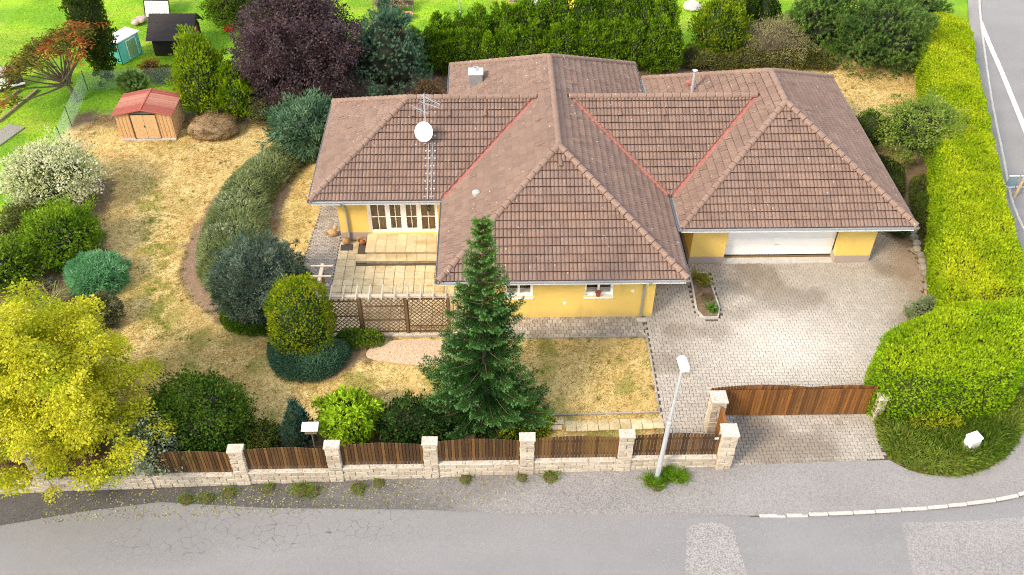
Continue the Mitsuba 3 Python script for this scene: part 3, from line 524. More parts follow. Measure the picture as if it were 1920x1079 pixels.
# garage door
gd = put('garage_door', join([box(11.56, 11.62, 4.62, 4.70, 0, 2.30), box(16.28, 16.34, 4.62, 4.70, 0, 2.30), box(11.56, 16.34, 4.62, 4.7, 2.25, 2.32)]), 'm_white', h)
for i in range(5): put('panel', cbox(11.60, 16.30, 4.56, 4.60, 0.09+i*0.44, 0.09+i*0.44+0.426, 0.014), 'm_white', gd)
put('backing', box(11.6, 16.3, 4.605, 4.612, 0.05, 2.28), 'm_zinc', gd)
put('handle', cbox(13.8, 14.0, 4.545, 4.56, 0.62, 0.66, 0.004), 'm_galv', gd)
put('seal', box(11.6, 16.3, 4.55, 4.6, 0.045, 0.088), 'm_dark', gd)
put('threshold', (np.array([[11.62, 4.06, 0.012], [16.28, 4.06, 0.012], [16.28, 4.56, 0.05], [11.62, 4.56, 0.05], [11.62, 4.06, -0.03], [16.28, 4.06, -0.03]]), np.array([[0, 1, 2, 3], [4, 5, 1, 0]])), 'm_kerb', gd)
# roof fittings
ck = put('chimney', box(1.0, 1.56, 12.75, 13.25, 3.2, 4.22), 'm_white', h)
put('flashing', join([cbox(0.94, 1.62, 12.69, 13.31, 4.14, 4.2, 0.01)]), 'm_white', ck)
put('cowl', lathe([(0.0, 0.0), (0.13, 0), (0.13, 0.16), (0.10, 0.17), (0.10, 0.02), (0, 0.02)], 16, (1.28, 13.0, 4.22)), 'm_galv', ck, smooth=40)
put('cladding', box(0.98, 1.58, 12.71, 12.75, 3.3, 4.14), 'm_zinc', ck)
put('flue_pipe', join([tube([(11.07, 11.6, 3.7), (11.07, 11.6, 4.85)], 0.075, 14), lathe([(0.0, 0.1), (0.12, 0.06), (0.12, 0.03), (0, 0.03)], 14, (11.07, 11.6, 4.87))]), 'm_galv', h, smooth=40)
put('vent_cowl', lathe([(0.1, -0.15), (0.1, 0.1), (0.16, 0.1), (0.16, 0.2), (0.0, 0.26)], 14, (11.03, 12.25, 3.80)), 'm_red', h, smooth=40)
put('vent_cowl', lathe([(0.11, -0.2), (0.11, 0.06), (0.15, 0.07), (0.15, 0.16), (0.09, 0.2), (0.0, 0.21)], 16, (1.36, 4.11, 3.62)), 'm_kerb', h, smooth=40)
for x, z in ((4.75, 0.75), (7.35, 1.35)): put('wall_cap', move(lathe([(0.07, 0), (0.06, 0.02), (0, 0.022)], 16), (x, 0.93, z), rx=math.pi/2), 'm_white', h, smooth=40)
# ------------------------------------------------------------------ front fence, gates, posts
def rough(m, a=0.006):
    v, f = vf(m); return v+a*rng.normal(size=v.shape), f
fe = thing('front_fence', 'brown board fence between pale split stone pillars along the street', 'fence')
SEC = [(-16.2, -13.35, -0.56), (-12.87, -9.95, -0.43), (-9.47, -6.7, -0.30), (-6.23, -3.55, -0.17), (-3.07, -0.36, 0.0), (0.13, 2.81, 0.14), (3.31, 6.08, 0.22), (6.54, 9.4, 0.30)]
base = put('base_wall', join([box(a-0.5, b+0.5, -6.18, -6.02, float(zf((a+b)/2, -6.1))-0.5, zb-0.08) for a, b, zb in SEC]), 'm_sand', fe)
for a, b, zb in SEC:
    z = zb-0.06; r = 0
    while z > float(zf(a, -6.1))-0.1:
        x = a-0.22-(0.2 if r % 2 else 0)
        while x < b+0.2:
            x1 = min(x+0.41, b+0.23)
            if x1-x > 0.06: put('block', rough(cbox(x+0.004, x1-0.004, -6.235+0.012*rng.random(), -5.985, z-0.196, z-0.004, 0.018), 0.005), 'm_stone', base, uv=float(rng.random()))
            x = x1
        z -= 0.2; r += 1
    x = a
    while x < b-0.05: x1 = min(x+0.9, b); put('coping', rough(cbox(x+0.003, x1-0.003, -6.27, -5.95, zb-0.06, zb-0.003, 0.012), 0.003), 'm_stone', base, uv=0.1); x = x1
    pn = put('panel', join([box(a+0.01, b-0.01, -6.105, -6.07, zb+q, zb+q+0.07) for q in (0.16, 0.80)]), 'm_board', fe, uv=np.tile([0.8, 0.1], (16, 1)))
    n = round((b-a)/0.113)
    for i in range(n):
        x = a+(i+0.5)*(b-a)/n; u = (x-a)/(b-a); hh = 1.03+0.11*math.sin(math.pi*u)+0.004*rng.normal()
        m = cbox(x-0.047, x+0.047, -6.128+0.002*rng.normal(), -6.107, zb+0.02, zb+hh, 0.006); put('board', m, 'm_board', pn, uv=np.tile([rng.random(), 0.12+0.18*rng.random()], (24, 1)))
PIL = [(-13.11, 0.70), (-9.71, 0.84), (-6.46, 0.98), (-3.31, 1.12), (-0.115, 1.24), (3.06, 1.38), (6.31, 1.47)]
def pillar(x, y, wx, wy, top, zb):
    p = put('pillar', box(x-wx/2+0.02, x+wx/2-0.02, y-wy/2+0.02, y+wy/2-0.02, zb, top-0.06), 'm_sand', fe)
    put('cap', rough(cbox(x-wx/2-0.03, x+wx/2+0.03, y-wy/2-0.03, y+wy/2+0.03, top-0.075, top, 0.015), 0.003), 'm_stone', p, uv=0.0)
    z = top-0.075; r = 0
    while z > zb:
        cuts = [-wx/2, wx/2] if r % 2 else [-wx/2, 0.02*rng.normal(), wx/2]
        for a, b in zip(cuts, cuts[1:]): put('block', rough(cbox(x+a+0.003, x+b-0.003, y-wy/2, y+wy/2, z-0.19, z-0.004, 0.02), 0.007), 'm_stone', p, uv=float(rng.random()))
        z -= 0.194; r += 1
for x, t in PIL: pillar(x, -6.12, 0.47, 0.30, t, float(zf(x, -6.1))-0.15)
pillar(9.65, -6.1, 0.5, 0.5, 1.56, -0.35); pillar(9.57, -4.65, 0.5, 0.5, 1.55, -0.25); pillar(15.36, -4.36, 0.30, 0.30, 1.15, -0.2)
one('sign_plate', cbox(9.20, 9.34, -6.142, -6.130, 1.12, 1.20, 0.003), 'm_white', 'small blank white plate on the last fence panel beside the driveway', 'sign')
g = thing('driveway_gate', 'wide reddish brown board gate closed across the paved driveway', 'gate')
put('frame', join([box(9.42, 15.42, -4.14, -4.10, z, z+0.07) for z in (0.12, 1.12)]+[box(x, x+0.07, -4.14, -4.10, 0.0, 1.3) for x in (9.42, 12.6, 15.35)]), 'm_board', g, uv=np.tile([0.6, 0.8], (40, 1)))
for i in range(55):
    x = 9.45+i*0.1085
    if x < 15.4: put('board', cbox(x, x+0.1, -4.165+0.003*rng.normal(), -4.142, 0.02-0.01*rng.random()-0.05, 1.28+0.006*rng.normal(), 0.006), 'm_board', g, uv=np.tile([rng.random(), 0.55+0.45*rng.random()], (24, 1)))
for i in range(55):
    x = 9.45+i*0.1085; u = (x-9.4)/3.45 if x < 12.85 else (x-12.85)/2.6
    put('back_board', cbox(x, x+0.1, -4.098, -4.075, -0.04, 1.33+0.15*math.sin(math.pi*min(max(u, 0), 1))*(1 if x < 12.85 else 0.6), 0.006), 'm_board', g, uv=np.tile([rng.random(), 0.7], (24, 1)))
g = thing('garden_gate', 'narrow orange brown board gate between the two corner pillars beside the driveway', 'gate')
put('frame', join([box(9.63, 9.67, -5.82, -4.93, z, z+0.07) for z in (0.15, 1.1)]+[box(9.60, 9.69, -5.83, -4.92, 1.30, 1.33)]), 'm_board', g, uv=np.tile([0.1, 1.0], (24, 1)))
for i in range(10): put('board', cbox(9.60, 9.625, -5.82+i*0.09, -5.738+i*0.09, -0.1, 1.29, 0.006), 'm_board', g, uv=np.tile([rng.random()*0.4, 1.0], (24, 1)))
put('latch', cbox(9.585, 9.60, -4.95, -4.85, 0.75, 0.95, 0.004), 'm_galv', g)
# street lamp
sl = thing('street_lamp', 'grey metal street lamp with a flat white head in front of the fence', 'street lamp')
bx, by, bz = 7.41, -6.59, -0.36
put('pole', tube([(bx, by, bz), (bx, by, bz+0.9), (bx+0.02, by, bz+1.2), (bx+0.06, by, bz+2.9), (bx+0.065, by, bz+2.95), (bx+0.15, by, bz+5.3)], [0.085, 0.085, 0.075, 0.07, 0.052, 0.046], 14), 'm_galv', sl, smooth=40)
put('base_flange', lathe([(0.0, 0.1), (0.12, 0.1), (0.14, 0.0)], 16, (bx, by, bz)), 'm_galv', sl, smooth=40)
put('collar', lathe([(0.075, 0), (0.085, 0.02), (0.085, 0.1), (0.06, 0.14)], 14, (bx+0.063, by, bz+2.85)), 'm_galv', sl, smooth=40)
put('hatch', cbox(bx-0.05, bx+0.05, by-0.092, by-0.06, bz+0.5, bz+0.8, 0.006), 'm_galv', sl)
put('head', move(cbox(-0.145, 0.145, -0.20, 0.26, -0.04, 0.05, 0.03), (bx+0.19, by+0.08, bz+5.45), 0.12, rx=0.10), 'm_white', sl)
put('housing', move(cbox(-0.10, 0.10, -0.10, 0.28, 0.05, 0.09, 0.02), (bx+0.19, by+0.08, bz+5.45), 0.12, rx=0.10), 'm_galv', sl)
put('neck', tube([(bx+0.15, by, bz+5.2), (bx+0.18, by, bz+5.44)], 0.05, 10), 'm_galv', sl, smooth=True)
put('diffuser', move(cbox(-0.13, 0.13, -0.2, 0.2, -0.055, -0.042, 0.004), (bx+0.19, by+0.02, bz+5.45), 0.12, rx=0.10), 'm_kerb', sl)
# garden lamp / bird table
bt = thing('bird_table', 'white flat roofed bird table on a thin dark post behind the fence', 'bird table')
px, py, pz = -4.15, -5.2, float(zf(-4.15, -5.2))
put('post', tube([(px, py, pz-0.1), (px, py, pz+1.45)], 0.03, 8), 'm_vc', bt, color=(0.16, 0.14, 0.12)); put('roof', move(cbox(-0.28, 0.28, -0.18, 0.18, 0, 0.05, 0.012), (px-0.02, py, pz+1.62), rx=0.16), 'm_white', bt)
put('tray', cbox(px-0.2, px+0.2, py-0.15, py+0.15, pz+1.42, pz+1.46, 0.008), 'm_vc', bt, color=(0.2, 0.15, 0.1)); put('bracket', join([box(px+s*0.17-0.015, px+s*0.17+0.015, py-0.02, py+0.02, pz+1.46, pz+1.62) for s in (-1, 1)]), 'm_vc', bt, color=(0.16, 0.14, 0.12))
# utility box, road sign
ub = thing('utility_box', 'white utility cabinet standing in the green ground cover at the corner', 'utility box')
put('cabinet', move(cbox(-0.22, 0.22, -0.16, 0.16, 0, 0.88, 0.03), (17.98, -5.95, -0.06), 0.35), 'm_white', ub); put('lid', move(cbox(-0.235, 0.235, -0.175, 0.175, 0, 0.09, 0.04), (17.98, -5.95, 0.80), 0.35, rx=0.08), 'm_white', ub); put('door', move(cbox(-0.2, 0.2, -0.175, -0.155, 0.10, 0.80, 0.006), (17.98, -5.95, -0.06), 0.35), 'm_kerb', ub)
rs = thing('road_sign', 'blue grey sign boards on a leaning tan post beside the side road', 'road sign')
put('post', tube([(25.94, 8.6, -0.1), (26.25, 8.75, 3.2)], 0.065, 10), 'm_vc', rs, smooth=True, color=(0.50, 0.37, 0.22))
for i, (a, b) in enumerate(((25.55, 25.98), (26.1, 26.6))):
    bd = put('board', move(cbox(a, b, -0.012, 0.012, 0.35, 0.95, 0.006), (0, 8.95, 0)), 'm_vc', rs, color=(0.20, 0.28, 0.34)); put('rim', join([box(a-0.02, b+0.02, 8.93, 8.97, z, z+0.035) for z in (0.33, 0.94)]), 'm_white', bd)
put('leg', join([box(25.6, 25.64, 8.98, 9.02, -0.1, 0.9)]), 'm_galv', rs); put('leg', box(26.5, 26.54, 8.98, 9.02, -0.1, 0.9), 'm_galv', rs)
# ------------------------------------------------------------------ trellis on the terrace
tr = thing('trellis', 'brown lattice pergola screen with weathered cross bars beside the terrace', 'trellis')
WB = [0.75, 0.0]
wc, wl = (0.15, 0.088, 0.045), (0.50, 0.43, 0.36)
for x in (-4.5, -3.0, -1.27, 0.32): put('post', cbox(x-0.05, x+0.05, 0.04, 0.14, 0.0, 1.92, 0.01), 'm_vc', tr, color=wc)
put('post', cbox(-4.6, -4.5, 1.55, 1.65, 0, 1.9, 0.01), 'm_vc', tr, color=wc)
put('beam', cbox(-4.66, 0.75, 0.02, 0.15, 1.92, 2.02, 0.012), 'm_vc', tr, color=wl); put('beam', cbox(-4.62, -4.49, 0.155, 1.95, 1.92, 2.02, 0.012), 'm_vc', tr, color=wl)
for i in range(10): x = -4.02+i*0.475; put('cross_bar', cbox(x-0.022, x+0.022, -0.20, 0.62, 2.025, 2.085, 0.008), 'm_vc', tr, color=np.array(wl)*(0.85+0.3*rng.random()))
for y in (0.62, 1.15, 1.75): put('cross_bar', cbox(-4.98, -4.12, y-0.03, y+0.03, 2.025, 2.08, 0.008), 'm_vc', tr, color=np.array(wl)*(0.9+0.2*rng.random()))
def lattice(name, x0, x1, z0, z1, y, rails):
    lp = put('lattice_panel', join([box(x0, x1, y-0.02, y+0.02, z-0.025, z+0.025) for z in rails]+[box(x0, x0+0.04, y-0.02, y+0.02, z0, z1), box(x1-0.04, x1, y-0.02, y+0.02, z0, z1)]), 'm_vc', tr, color=wc)
    W, H, p = x1-x0, z1-z0, 0.185; R = sbox(x0+0.03, z0, x1-0.03, z1)
    for s, yy in ((1, y-0.028), (-1, y-0.04)):
        for k in np.arange(-H, W+H, p):
            a = (x0+k, z0) if s > 0 else (x0+k, z1); L_ = LineString([a, (a[0]+H, a[1]+s*H)]).intersection(R)
            if L_.length > 0.12:
                (xa, za), (xb, zb) = L_.coords[0], L_.coords[-1]; put('slat', bar((xa, yy, za), (xb, yy, zb), 0.010, 0.030), 'm_vc', lp, color=np.array(wc)*(0.75+0.6*rng.random()))
lattice('a', -4.45, -3.05, 0.12, 1.85, 0.10, (0.14, 0.95, 1.72)); lattice('b', -2.95, -1.32, 0.12, 1.90, 0.10, (0.14, 0.75, 1.45)); lattice('c', -1.22, 0.27, 0.12, 1.85, 0.10, (0.14, 0.42, 1.80))
# ------------------------------------------------------------------ things on and at the house
an = thing('tv_antenna', 'tall roof mast with grey television aerials above the left wing', 'antenna')
mx, my, mz = -0.7, 7.3, 4.14
put('mast', tube([(mx, my, mz-0.25), (mx, my, 6.25)], 0.028, 10), 'm_galv', an, smooth=True)
put('roof_collar', lathe([(0.13, -0.06), (0.10, 0.05), (0.035, 0.12)], 14, (mx+0.02, my-0.06, mz)), 'm_red', an, smooth=True)
for z, rz, n_, l_ in ((6.15, -0.75, 9, 1.1), (5.85, -0.55, 6, 0.85), (5.45, 2.45, 7, 0.8)):
    ms = [bar((-0.2, 0, 0), (l_-0.2, 0, 0), 0.016)]+[bar((-0.15+i*l_/n_, -0.22+0.012*i, 0.02), (-0.15+i*l_/n_, 0.22-0.012*i, 0.02), 0.009) for i in range(n_)]; put('aerial', move(join(ms), (mx, my, z), rz), 'm_galv', an)
dh = thing('satellite_dish', 'round white satellite dish on the roof mast of the left wing', 'satellite dish')
r_ = np.linspace(0, 0.41, 9); dm = lathe(np.column_stack([r_, 0.42*r_**2]), 28); dm2 = lathe(np.column_stack([r_, 0.42*r_**2-0.012]), 28)
Rm = dict(rx=math.radians(62), rz=math.radians(-24))
put('reflector', move(join([dm, (dm2[0], dm2[1][:, ::-1])]), (mx-0.06, my-0.16, 4.62), **Rm), 'm_white', dh, smooth=50)
put('feed_arm', join([move(bar((0, -0.42, 0.05), (0, -0.1, 0.52), 0.02), (mx-0.06, my-0.16, 4.62), **Rm)]), 'm_galv', dh); put('feed_horn', move(lathe([(0, 0), (0.035, 0), (0.04, 0.1), (0, 0.1)], 10, (0, -0.08, 0.48)), (mx-0.06, my-0.16, 4.62), **Rm), 'm_galv', dh, smooth=40)
put('bracket', bar((mx, my, 4.6), (mx-0.05, my-0.14, 4.62), 0.05), 'm_galv', dh)
cab = [on_plane('LF', -0.62-LX, T, 0.10) for T in np.linspace(0.02, 2.15, 12)]; put('cable', tube(cab, 0.014, 6), 'm_galv', an)
put('cable', tube([q+np.array([0.16, 0, 0]) for q in cab], 0.010, 6), 'm_galv', an)
for T in np.arange(0.1, 2.6, 0.2845):
    for dx in (-0.10, 0.09, 0.26): put('clip', move(cbox(-0.035, 0.035, -0.03, 0.03, 0, 0.04, 0.006), on_plane('LF', -0.62-LX+dx+0.02*rng.normal(), T, 0.09)), 'm_kerb', an)
pt = thing('flower_pot', 'terracotta flower pot on the right front window sill', 'flower pot')
put('pot', lathe([(0.0, 0), (0.075, 0), (0.10, 0.16), (0.115, 0.16), (0.115, 0.20), (0.095, 0.20), (0.085, 0.15), (0, 0.15)], 18, (6.02, 0.975, 1.075)), 'm_vc', pt, smooth=True, color=(0.32, 0.10, 0.055))
lt = thing('lantern', 'black lantern hanging under the eave before the terrace doors', 'lantern')
put('chain', tube([(-0.63, 5.3, 2.5), (-0.63, 5.3, 2.28)], 0.012, 6), 'm_dark', lt); put('cage', join([lathe([(0.0, 0.30), (0.05, 0.26), (0.10, 0.2)], 6, (-0.63, 5.3, 2.0)), lathe([(0.0, 0.0), (0.075, 0.0), (0.075, 0.03), (0, 0.03)], 6, (-0.63, 5.3, 2.0))]+[tube([(-0.63+0.085*math.cos(a), 5.3+0.085*math.sin(a), 2.2), (-0.63+0.07*math.cos(a), 5.3+0.07*math.sin(a), 2.03)], 0.012, 5) for a in np.arange(6)*math.pi/3]), 'm_dark', lt); put('glass', lathe([(0.06, 0.03), (0.075, 0.2)], 6, (-0.63, 5.3, 2.0)), 'm_glass', lt)
one('door_mat', move(cbox(-0.26, 0.26, -0.2, 0.2, 0, 0.025, 0.008), (-4.24, 5.36, 0.01), 0.05), 'm_vc', 'dark grey rubber mat on the terrace slabs beside the downpipe', 'mat', color=(0.07, 0.07, 0.072))
def blob(c, r, seed, sx=1, sy=1, sz=1, a=0.08):
    m = trimesh.creation.icosphere(3, 1.0); v = np.asarray(m.vertices); n = meshkit.fbm(v*2.5+seed*7.3, 3, seed)-0.5; return v*(1+2*a*n[:, None])*np.array([sx, sy, sz])*r+np.asarray(c), np.asarray(m.faces)
def vnoise_col(v, c, a=0.35, f=18): n = meshkit.fbm(np.asarray(v)*f, 3, 5); return np.asarray(c)*(1-a+2*a*n)[:, None]
bk = thing('wicker_ball', 'round woven garden ball beside the dark rubber mat', 'garden ornament'); m = blob((-4.28, 5.62, 0.17), 0.16, 1, a=0.03); put('ball', m, 'm_vc', bk, smooth=True, color=vnoise_col(m[0], (0.42, 0.26, 0.12), 0.5, 30))
put('loop', join([tube([(-4.28+0.165*math.cos(t)*math.cos(q), 5.62+0.165*math.cos(t)*math.sin(q), 0.17+0.165*math.sin(t)) for t in np.linspace(0, 2*np.pi, 24)], 0.012, 5) for q in (0.3, 1.3, 2.3)]), 'm_vc', bk, color=(0.30, 0.17, 0.07))
bs = thing('wicker_basket', 'small brown basket with a loose rim on the pale slab by the doors', 'basket'); put('bowl', lathe([(0.0, 0.02), (0.13, 0.02), (0.18, 0.16), (0.19, 0.18), (0.165, 0.17), (0.11, 0.05), (0, 0.05)], 18, (-3.6, 5.62, 0.02)), 'm_vc', bs, smooth=True, color=(0.36, 0.2, 0.09)); m = blob((-3.6, 5.62, 0.13), 0.11, 2, sz=0.8); put('filling', m, 'm_vc', bs, smooth=True, color=vnoise_col(m[0], (0.33, 0.13, 0.06), 0.5, 30))
put('handle', tube([(-3.6+0.19*math.cos(t), 5.62+0.06*math.sin(t), 0.17+0.17*math.sin(t)) for t in np.linspace(0.1, np.pi-0.1, 12)], 0.014, 6), 'm_vc', bs, color=(0.40, 0.25, 0.12))
ow = thing('duck_figure', 'tan bird shaped garden figure on the paved path beside the wall corner', 'garden ornament'); m = blob((-4.95, 6.2, 0.16), 0.2, 3, sx=1.15, sy=0.85, sz=0.8, a=0.05); put('body', m, 'm_vc', ow, smooth=True, color=vnoise_col(m[0], (0.45, 0.30, 0.15), 0.4, 20)); m = blob((-4.80, 6.3, 0.37), 0.1, 4, sz=1.2, a=0.04); put('head', m, 'm_vc', ow, smooth=True, color=vnoise_col(m[0], (0.48, 0.33, 0.17), 0.3, 20)); put('neck', tube([(-4.85, 6.26, 0.22), (-4.81, 6.29, 0.36)], 0.06, 8), 'm_vc', ow, smooth=True, color=(0.45, 0.3, 0.15)); put('tail', tube([(-5.12, 6.12, 0.2), (-5.28, 6.05, 0.3)], [0.07, 0.02], 8), 'm_vc', ow, smooth=True, color=(0.42, 0.28, 0.14))
# planter bed in the driveway
pb = thing('planter_bed', 'long narrow soil bed with a kerb edge in the driveway', 'planter')
oc = np.array(planter_poly.exterior.coords)[:-1]
for i in range(len(oc)):
    a, b = oc[i], oc[(i+1) % len(oc)]; n_ = max(1, round(np.hypot(*(b-a))/0.7))
    for k in range(n_): p, q = a+(b-a)*(k+0.01)/n_, a+(b-a)*(k+0.99)/n_; put('edging_stone', bar([*p, float(zf(*p))+0.02], [*q, float(zf(*q))+0.02], 0.06, 0.16), 'm_kerb', pb)
m = drape(planter_poly.buffer(-0.03), 0.045, 0.2); put('soil', (m[0]+np.column_stack([0*m[0][:, :2], 0.03*rng.random(len(m[0]))]), m[1]), 'm_soil', pb, smooth=True, uv=0.0)
# ------------------------------------------------------------------ sheds and things of the gardens behind
sh = thing('garden_shed', 'tan metal garden shed with a red metal roof on the dry lawn', 'shed')
tan = (0.56, 0.345, 0.175)
def corr(p, q, z0, z1, n, dep, out):
    """ribbed sheet from p to q"""
    p, q, out = np.array(p, float), np.array(q, float), np.array(out, float); us, hs = [], []
    for i in range(n):
        for a, hh in ((0.0, 0), (0.62, 0), (0.72, -1), (0.9, -1)): us.append((i+a)/n); hs.append(hh)
    us.append(1.0); hs.append(0); us, hs = np.array(us), np.array(hs)*dep; b = p+(q-p)*us[:, None]+out*hs[:, None]; m_ = len(us); k = np.arange(m_-1)
    return np.vstack([np.column_stack([b, np.full(m_, z0)]), np.column_stack([b, np.full(m_, z1)])]), np.vstack([np.stack([k, k+1, k+1+m_], 1), np.stack([k, k+1+m_, k+m_], 1)])
X0, X1, Y0, Y1, ZT = -16.3, -13.62, 14.02, 15.85, 1.42; xm = (X0+X1)/2
put('wall', corr((X0, Y0), (X0+0.72, Y0), 0.05, ZT, 4, 0.02, (0, -1)), 'm_vc', sh, color=tan); put('wall', corr((X1-0.72, Y0), (X1, Y0), 0.05, ZT, 4, 0.02, (0, -1)), 'm_vc', sh, color=tan); put('wall', corr((X1, Y0), (X1, Y1), 0.05, ZT, 8, 0.02, (1, 0)), 'm_vc', sh, color=tan); put('wall', corr((X0, Y1), (X0, Y0), 0.05, ZT, 8, 0.02, (-1, 0)), 'm_vc', sh, color=tan); put('wall', corr((X1, Y1), (X0, Y1), 0.05, ZT, 10, 0.02, (0, 1)), 'm_vc', sh, color=tan)
for a, b in ((X0+0.74, xm-0.006), (xm+0.006, X1-0.74)): put('door', cbox(a, b, Y0-0.03, Y0-0.005, 0.08, ZT-0.05, 0.01), 'm_vc', sh, color=(0.60, 0.385, 0.20))
put('door_post', box(X0+0.70, X0+0.74, Y0-0.05, Y0, 0.03, ZT), 'm_vc', sh, color=(0.10, 0.06, 0.04)); put('door_post', box(X1-0.74, X1-0.72, Y0-0.04, Y0, 0.03, ZT), 'm_vc', sh, color=(0.2, 0.12, 0.07))
put('handle', cbox(xm-0.06, xm-0.02, Y0-0.06, Y0-0.03, 0.70, 0.80, 0.008), 'm_dark', sh); put('sill', box(X0, X1, Y0-0.09, Y0+0.02, -0.02, 0.05), 'm_kerb', sh)
for _y, _o in ((Y0-0.005, [0, 1, 2]), (Y1, [1, 0, 2])): put('gable', (np.array([[X0, _y, ZT], [X1, _y, ZT], [xm, _y, ZT+0.29]]), np.array([_o])), 'm_vc', sh, color=(0.16, 0.12, 0.10))
rr = put('roof', join([box(X0+0.05, X1-0.05, Y0+0.05, Y1-0.05, ZT-0.03, ZT-0.01)]), 'm_vc', sh, color=(0.3, 0.1, 0.08))
for s in (-1, 1):
    for i in range(10):
        y0, y1 = Y0-0.12+i*0.208, Y0-0.12+(i+1)*0.208; e = xm+s*(X1-xm+0.12)
        sec = [(y0, 0), (y0+0.13, 0), (y0+0.155, 0.025), (y1-0.025, 0.025), (y1, 0)]; v = np.array([[xx, yy, zz+hh] for xx, zz in ((xm, ZT+0.31), (e, ZT+0.0)) for yy, hh in sec]); k = np.arange(4)
        fade = 0.75 if 3 <= i <= 7 else 0.15
        put('roof_sheet', (v, np.vstack([np.stack([k, k+1, k+6], 1), np.stack([k, k+6, k+5], 1)])), 'm_vc', rr, color=np.array((0.27, 0.062, 0.048))*(1-fade)+np.array((0.42, 0.20, 0.155))*fade*(0.8+0.4*rng.random()))
put('ridge_strip', bar((xm, Y0-0.13, ZT+0.325), (xm, Y1+0.1, ZT+0.325), 0.09, 0.03), 'm_vc', rr, color=(0.42, 0.12, 0.09))
for s in (-1, 1): put('verge', bar((xm, Y0-0.13, ZT+0.30), (xm+s*(X1-xm+0.12), Y0-0.13, ZT-0.01), 0.03, 0.06), 'm_vc', rr, color=(0.42, 0.12, 0.09))
bs_ = thing('black_shed', 'black shed with a felt roof and a red door on its gable', 'shed')
blk = (0.022, 0.017, 0.016); fx0, fx1 = -17.0, -14.75; fy0, fy1, fz, fr = 22.75, 24.6, 1.15, 1.95; fm = (fy0+fy1)/2+0.3
put('wall', join([box(fx0, fx1, fy0, fy0+0.05, 0, fz), box(fx0, fx0+0.05, fy0, fy1, 0, fz), box(fx1-0.05, fx1, fy0, fy1, 0, fz), box(fx0, fx1, fy1-0.05, fy1, 0, fz)]), 'm_vc', bs_, color=blk)
for _x, _o in ((fx1-0.02, [0, 1, 2]), (fx0+0.02, [1, 0, 2])): put('gable', (np.array([[_x, fy0, fz], [_x, fy1, fz], [_x, fm, fr-0.03]]), np.array([_o])), 'm_vc', bs_, color=blk)
for (ya, za), (yb, zb) in (((fm, fr), (fy0-0.3, fz-0.1)), ((fm, fr), (fy1+0.25, fz+0.05))):
    for i in range(3):
        t0, t1 = i/3, (i+1.06)/3; v = np.array([[x, ya+(yb-ya)*t, za+(zb-za)*t+dz] for t, dz in ((t0, 0.0), (t1, 0.012)) for x in np.linspace(fx0-0.2, fx1+0.18, 9)]); v[:, 2] += 0.012*meshkit.noise(v*3.0); k = np.arange(8)
        put('felt_strip', (v, np.vstack([np.stack([k, k+9, k+10], 1), np.stack([k, k+10, k+1], 1)])), 'm_vc', bs_, color=np.array((0.040, 0.033, 0.033))*(0.85+0.3*rng.random()))
put('door', cbox(fx1, fx1+0.04, fm-0.55, fm+0.05, 0.05, 1.25, 0.01), 'm_vc', bs_, color=(0.30, 0.055, 0.05)); put('verge', join([bar((fx1+0.17, fm, fr-0.03), (fx1+0.17, fy0-0.3, fz-0.13), 0.03, 0.1), bar((fx1+0.17, fm, fr-0.03), (fx1+0.17, fy1+0.25, fz+0.02), 0.03, 0.1)]), 'm_vc', bs_, color=blk)
gt = thing('turquoise_shed', 'small turquoise cabin with a white lean to roof and glazed door', 'shed')
tq, tw, tl, thf, thb = (0.16, 0.62, 0.53), 0.85, 1.55, 1.25, 1.55
def T_(m): return move(m, (-18.55, 21.75, 0), rz=math.radians(62))
put('wall', T_(join([box(0, tl, -0.03, 0, 0, thf), box(0, 0.04, 0, tw, 0, thf), box(tl-0.04, tl, 0, tw, 0, thf), box(0, tl, tw, tw+0.03, 0, thf)])), 'm_vc', gt, color=tq)
put('roof', T_(cbox(-0.1, tl+0.1, -0.1, tw+0.1, thf, thf+0.09, 0.02)), 'm_white', gt); put('door_frame', T_(join([box(0.55, 0.60, -0.06, -0.03, 0.1, 1.1), box(1.25, 1.30, -0.06, -0.03, 0.1, 1.1), box(0.55, 1.3, -0.06, -0.03, 1.1, 1.15)])), 'm_white', gt)
put('pane', T_(box(0.6, 1.25, -0.045, -0.04, 0.12, 1.1)), 'm_vc', gt, color=(0.25, 0.42, 0.22)); put('corner_post', T_(join([box(-0.03, 0.0, -0.05, -0.0, 0, thf)])), 'm_vc', gt, color=(0.02, 0.10, 0.09)); put('roof_vent', T_(cbox(0.45, 0.65, 0.35, 0.55, thf+0.09, thf+0.13, 0.01)), 'm_vc', gt, color=(0.1, 0.2, 0.2))
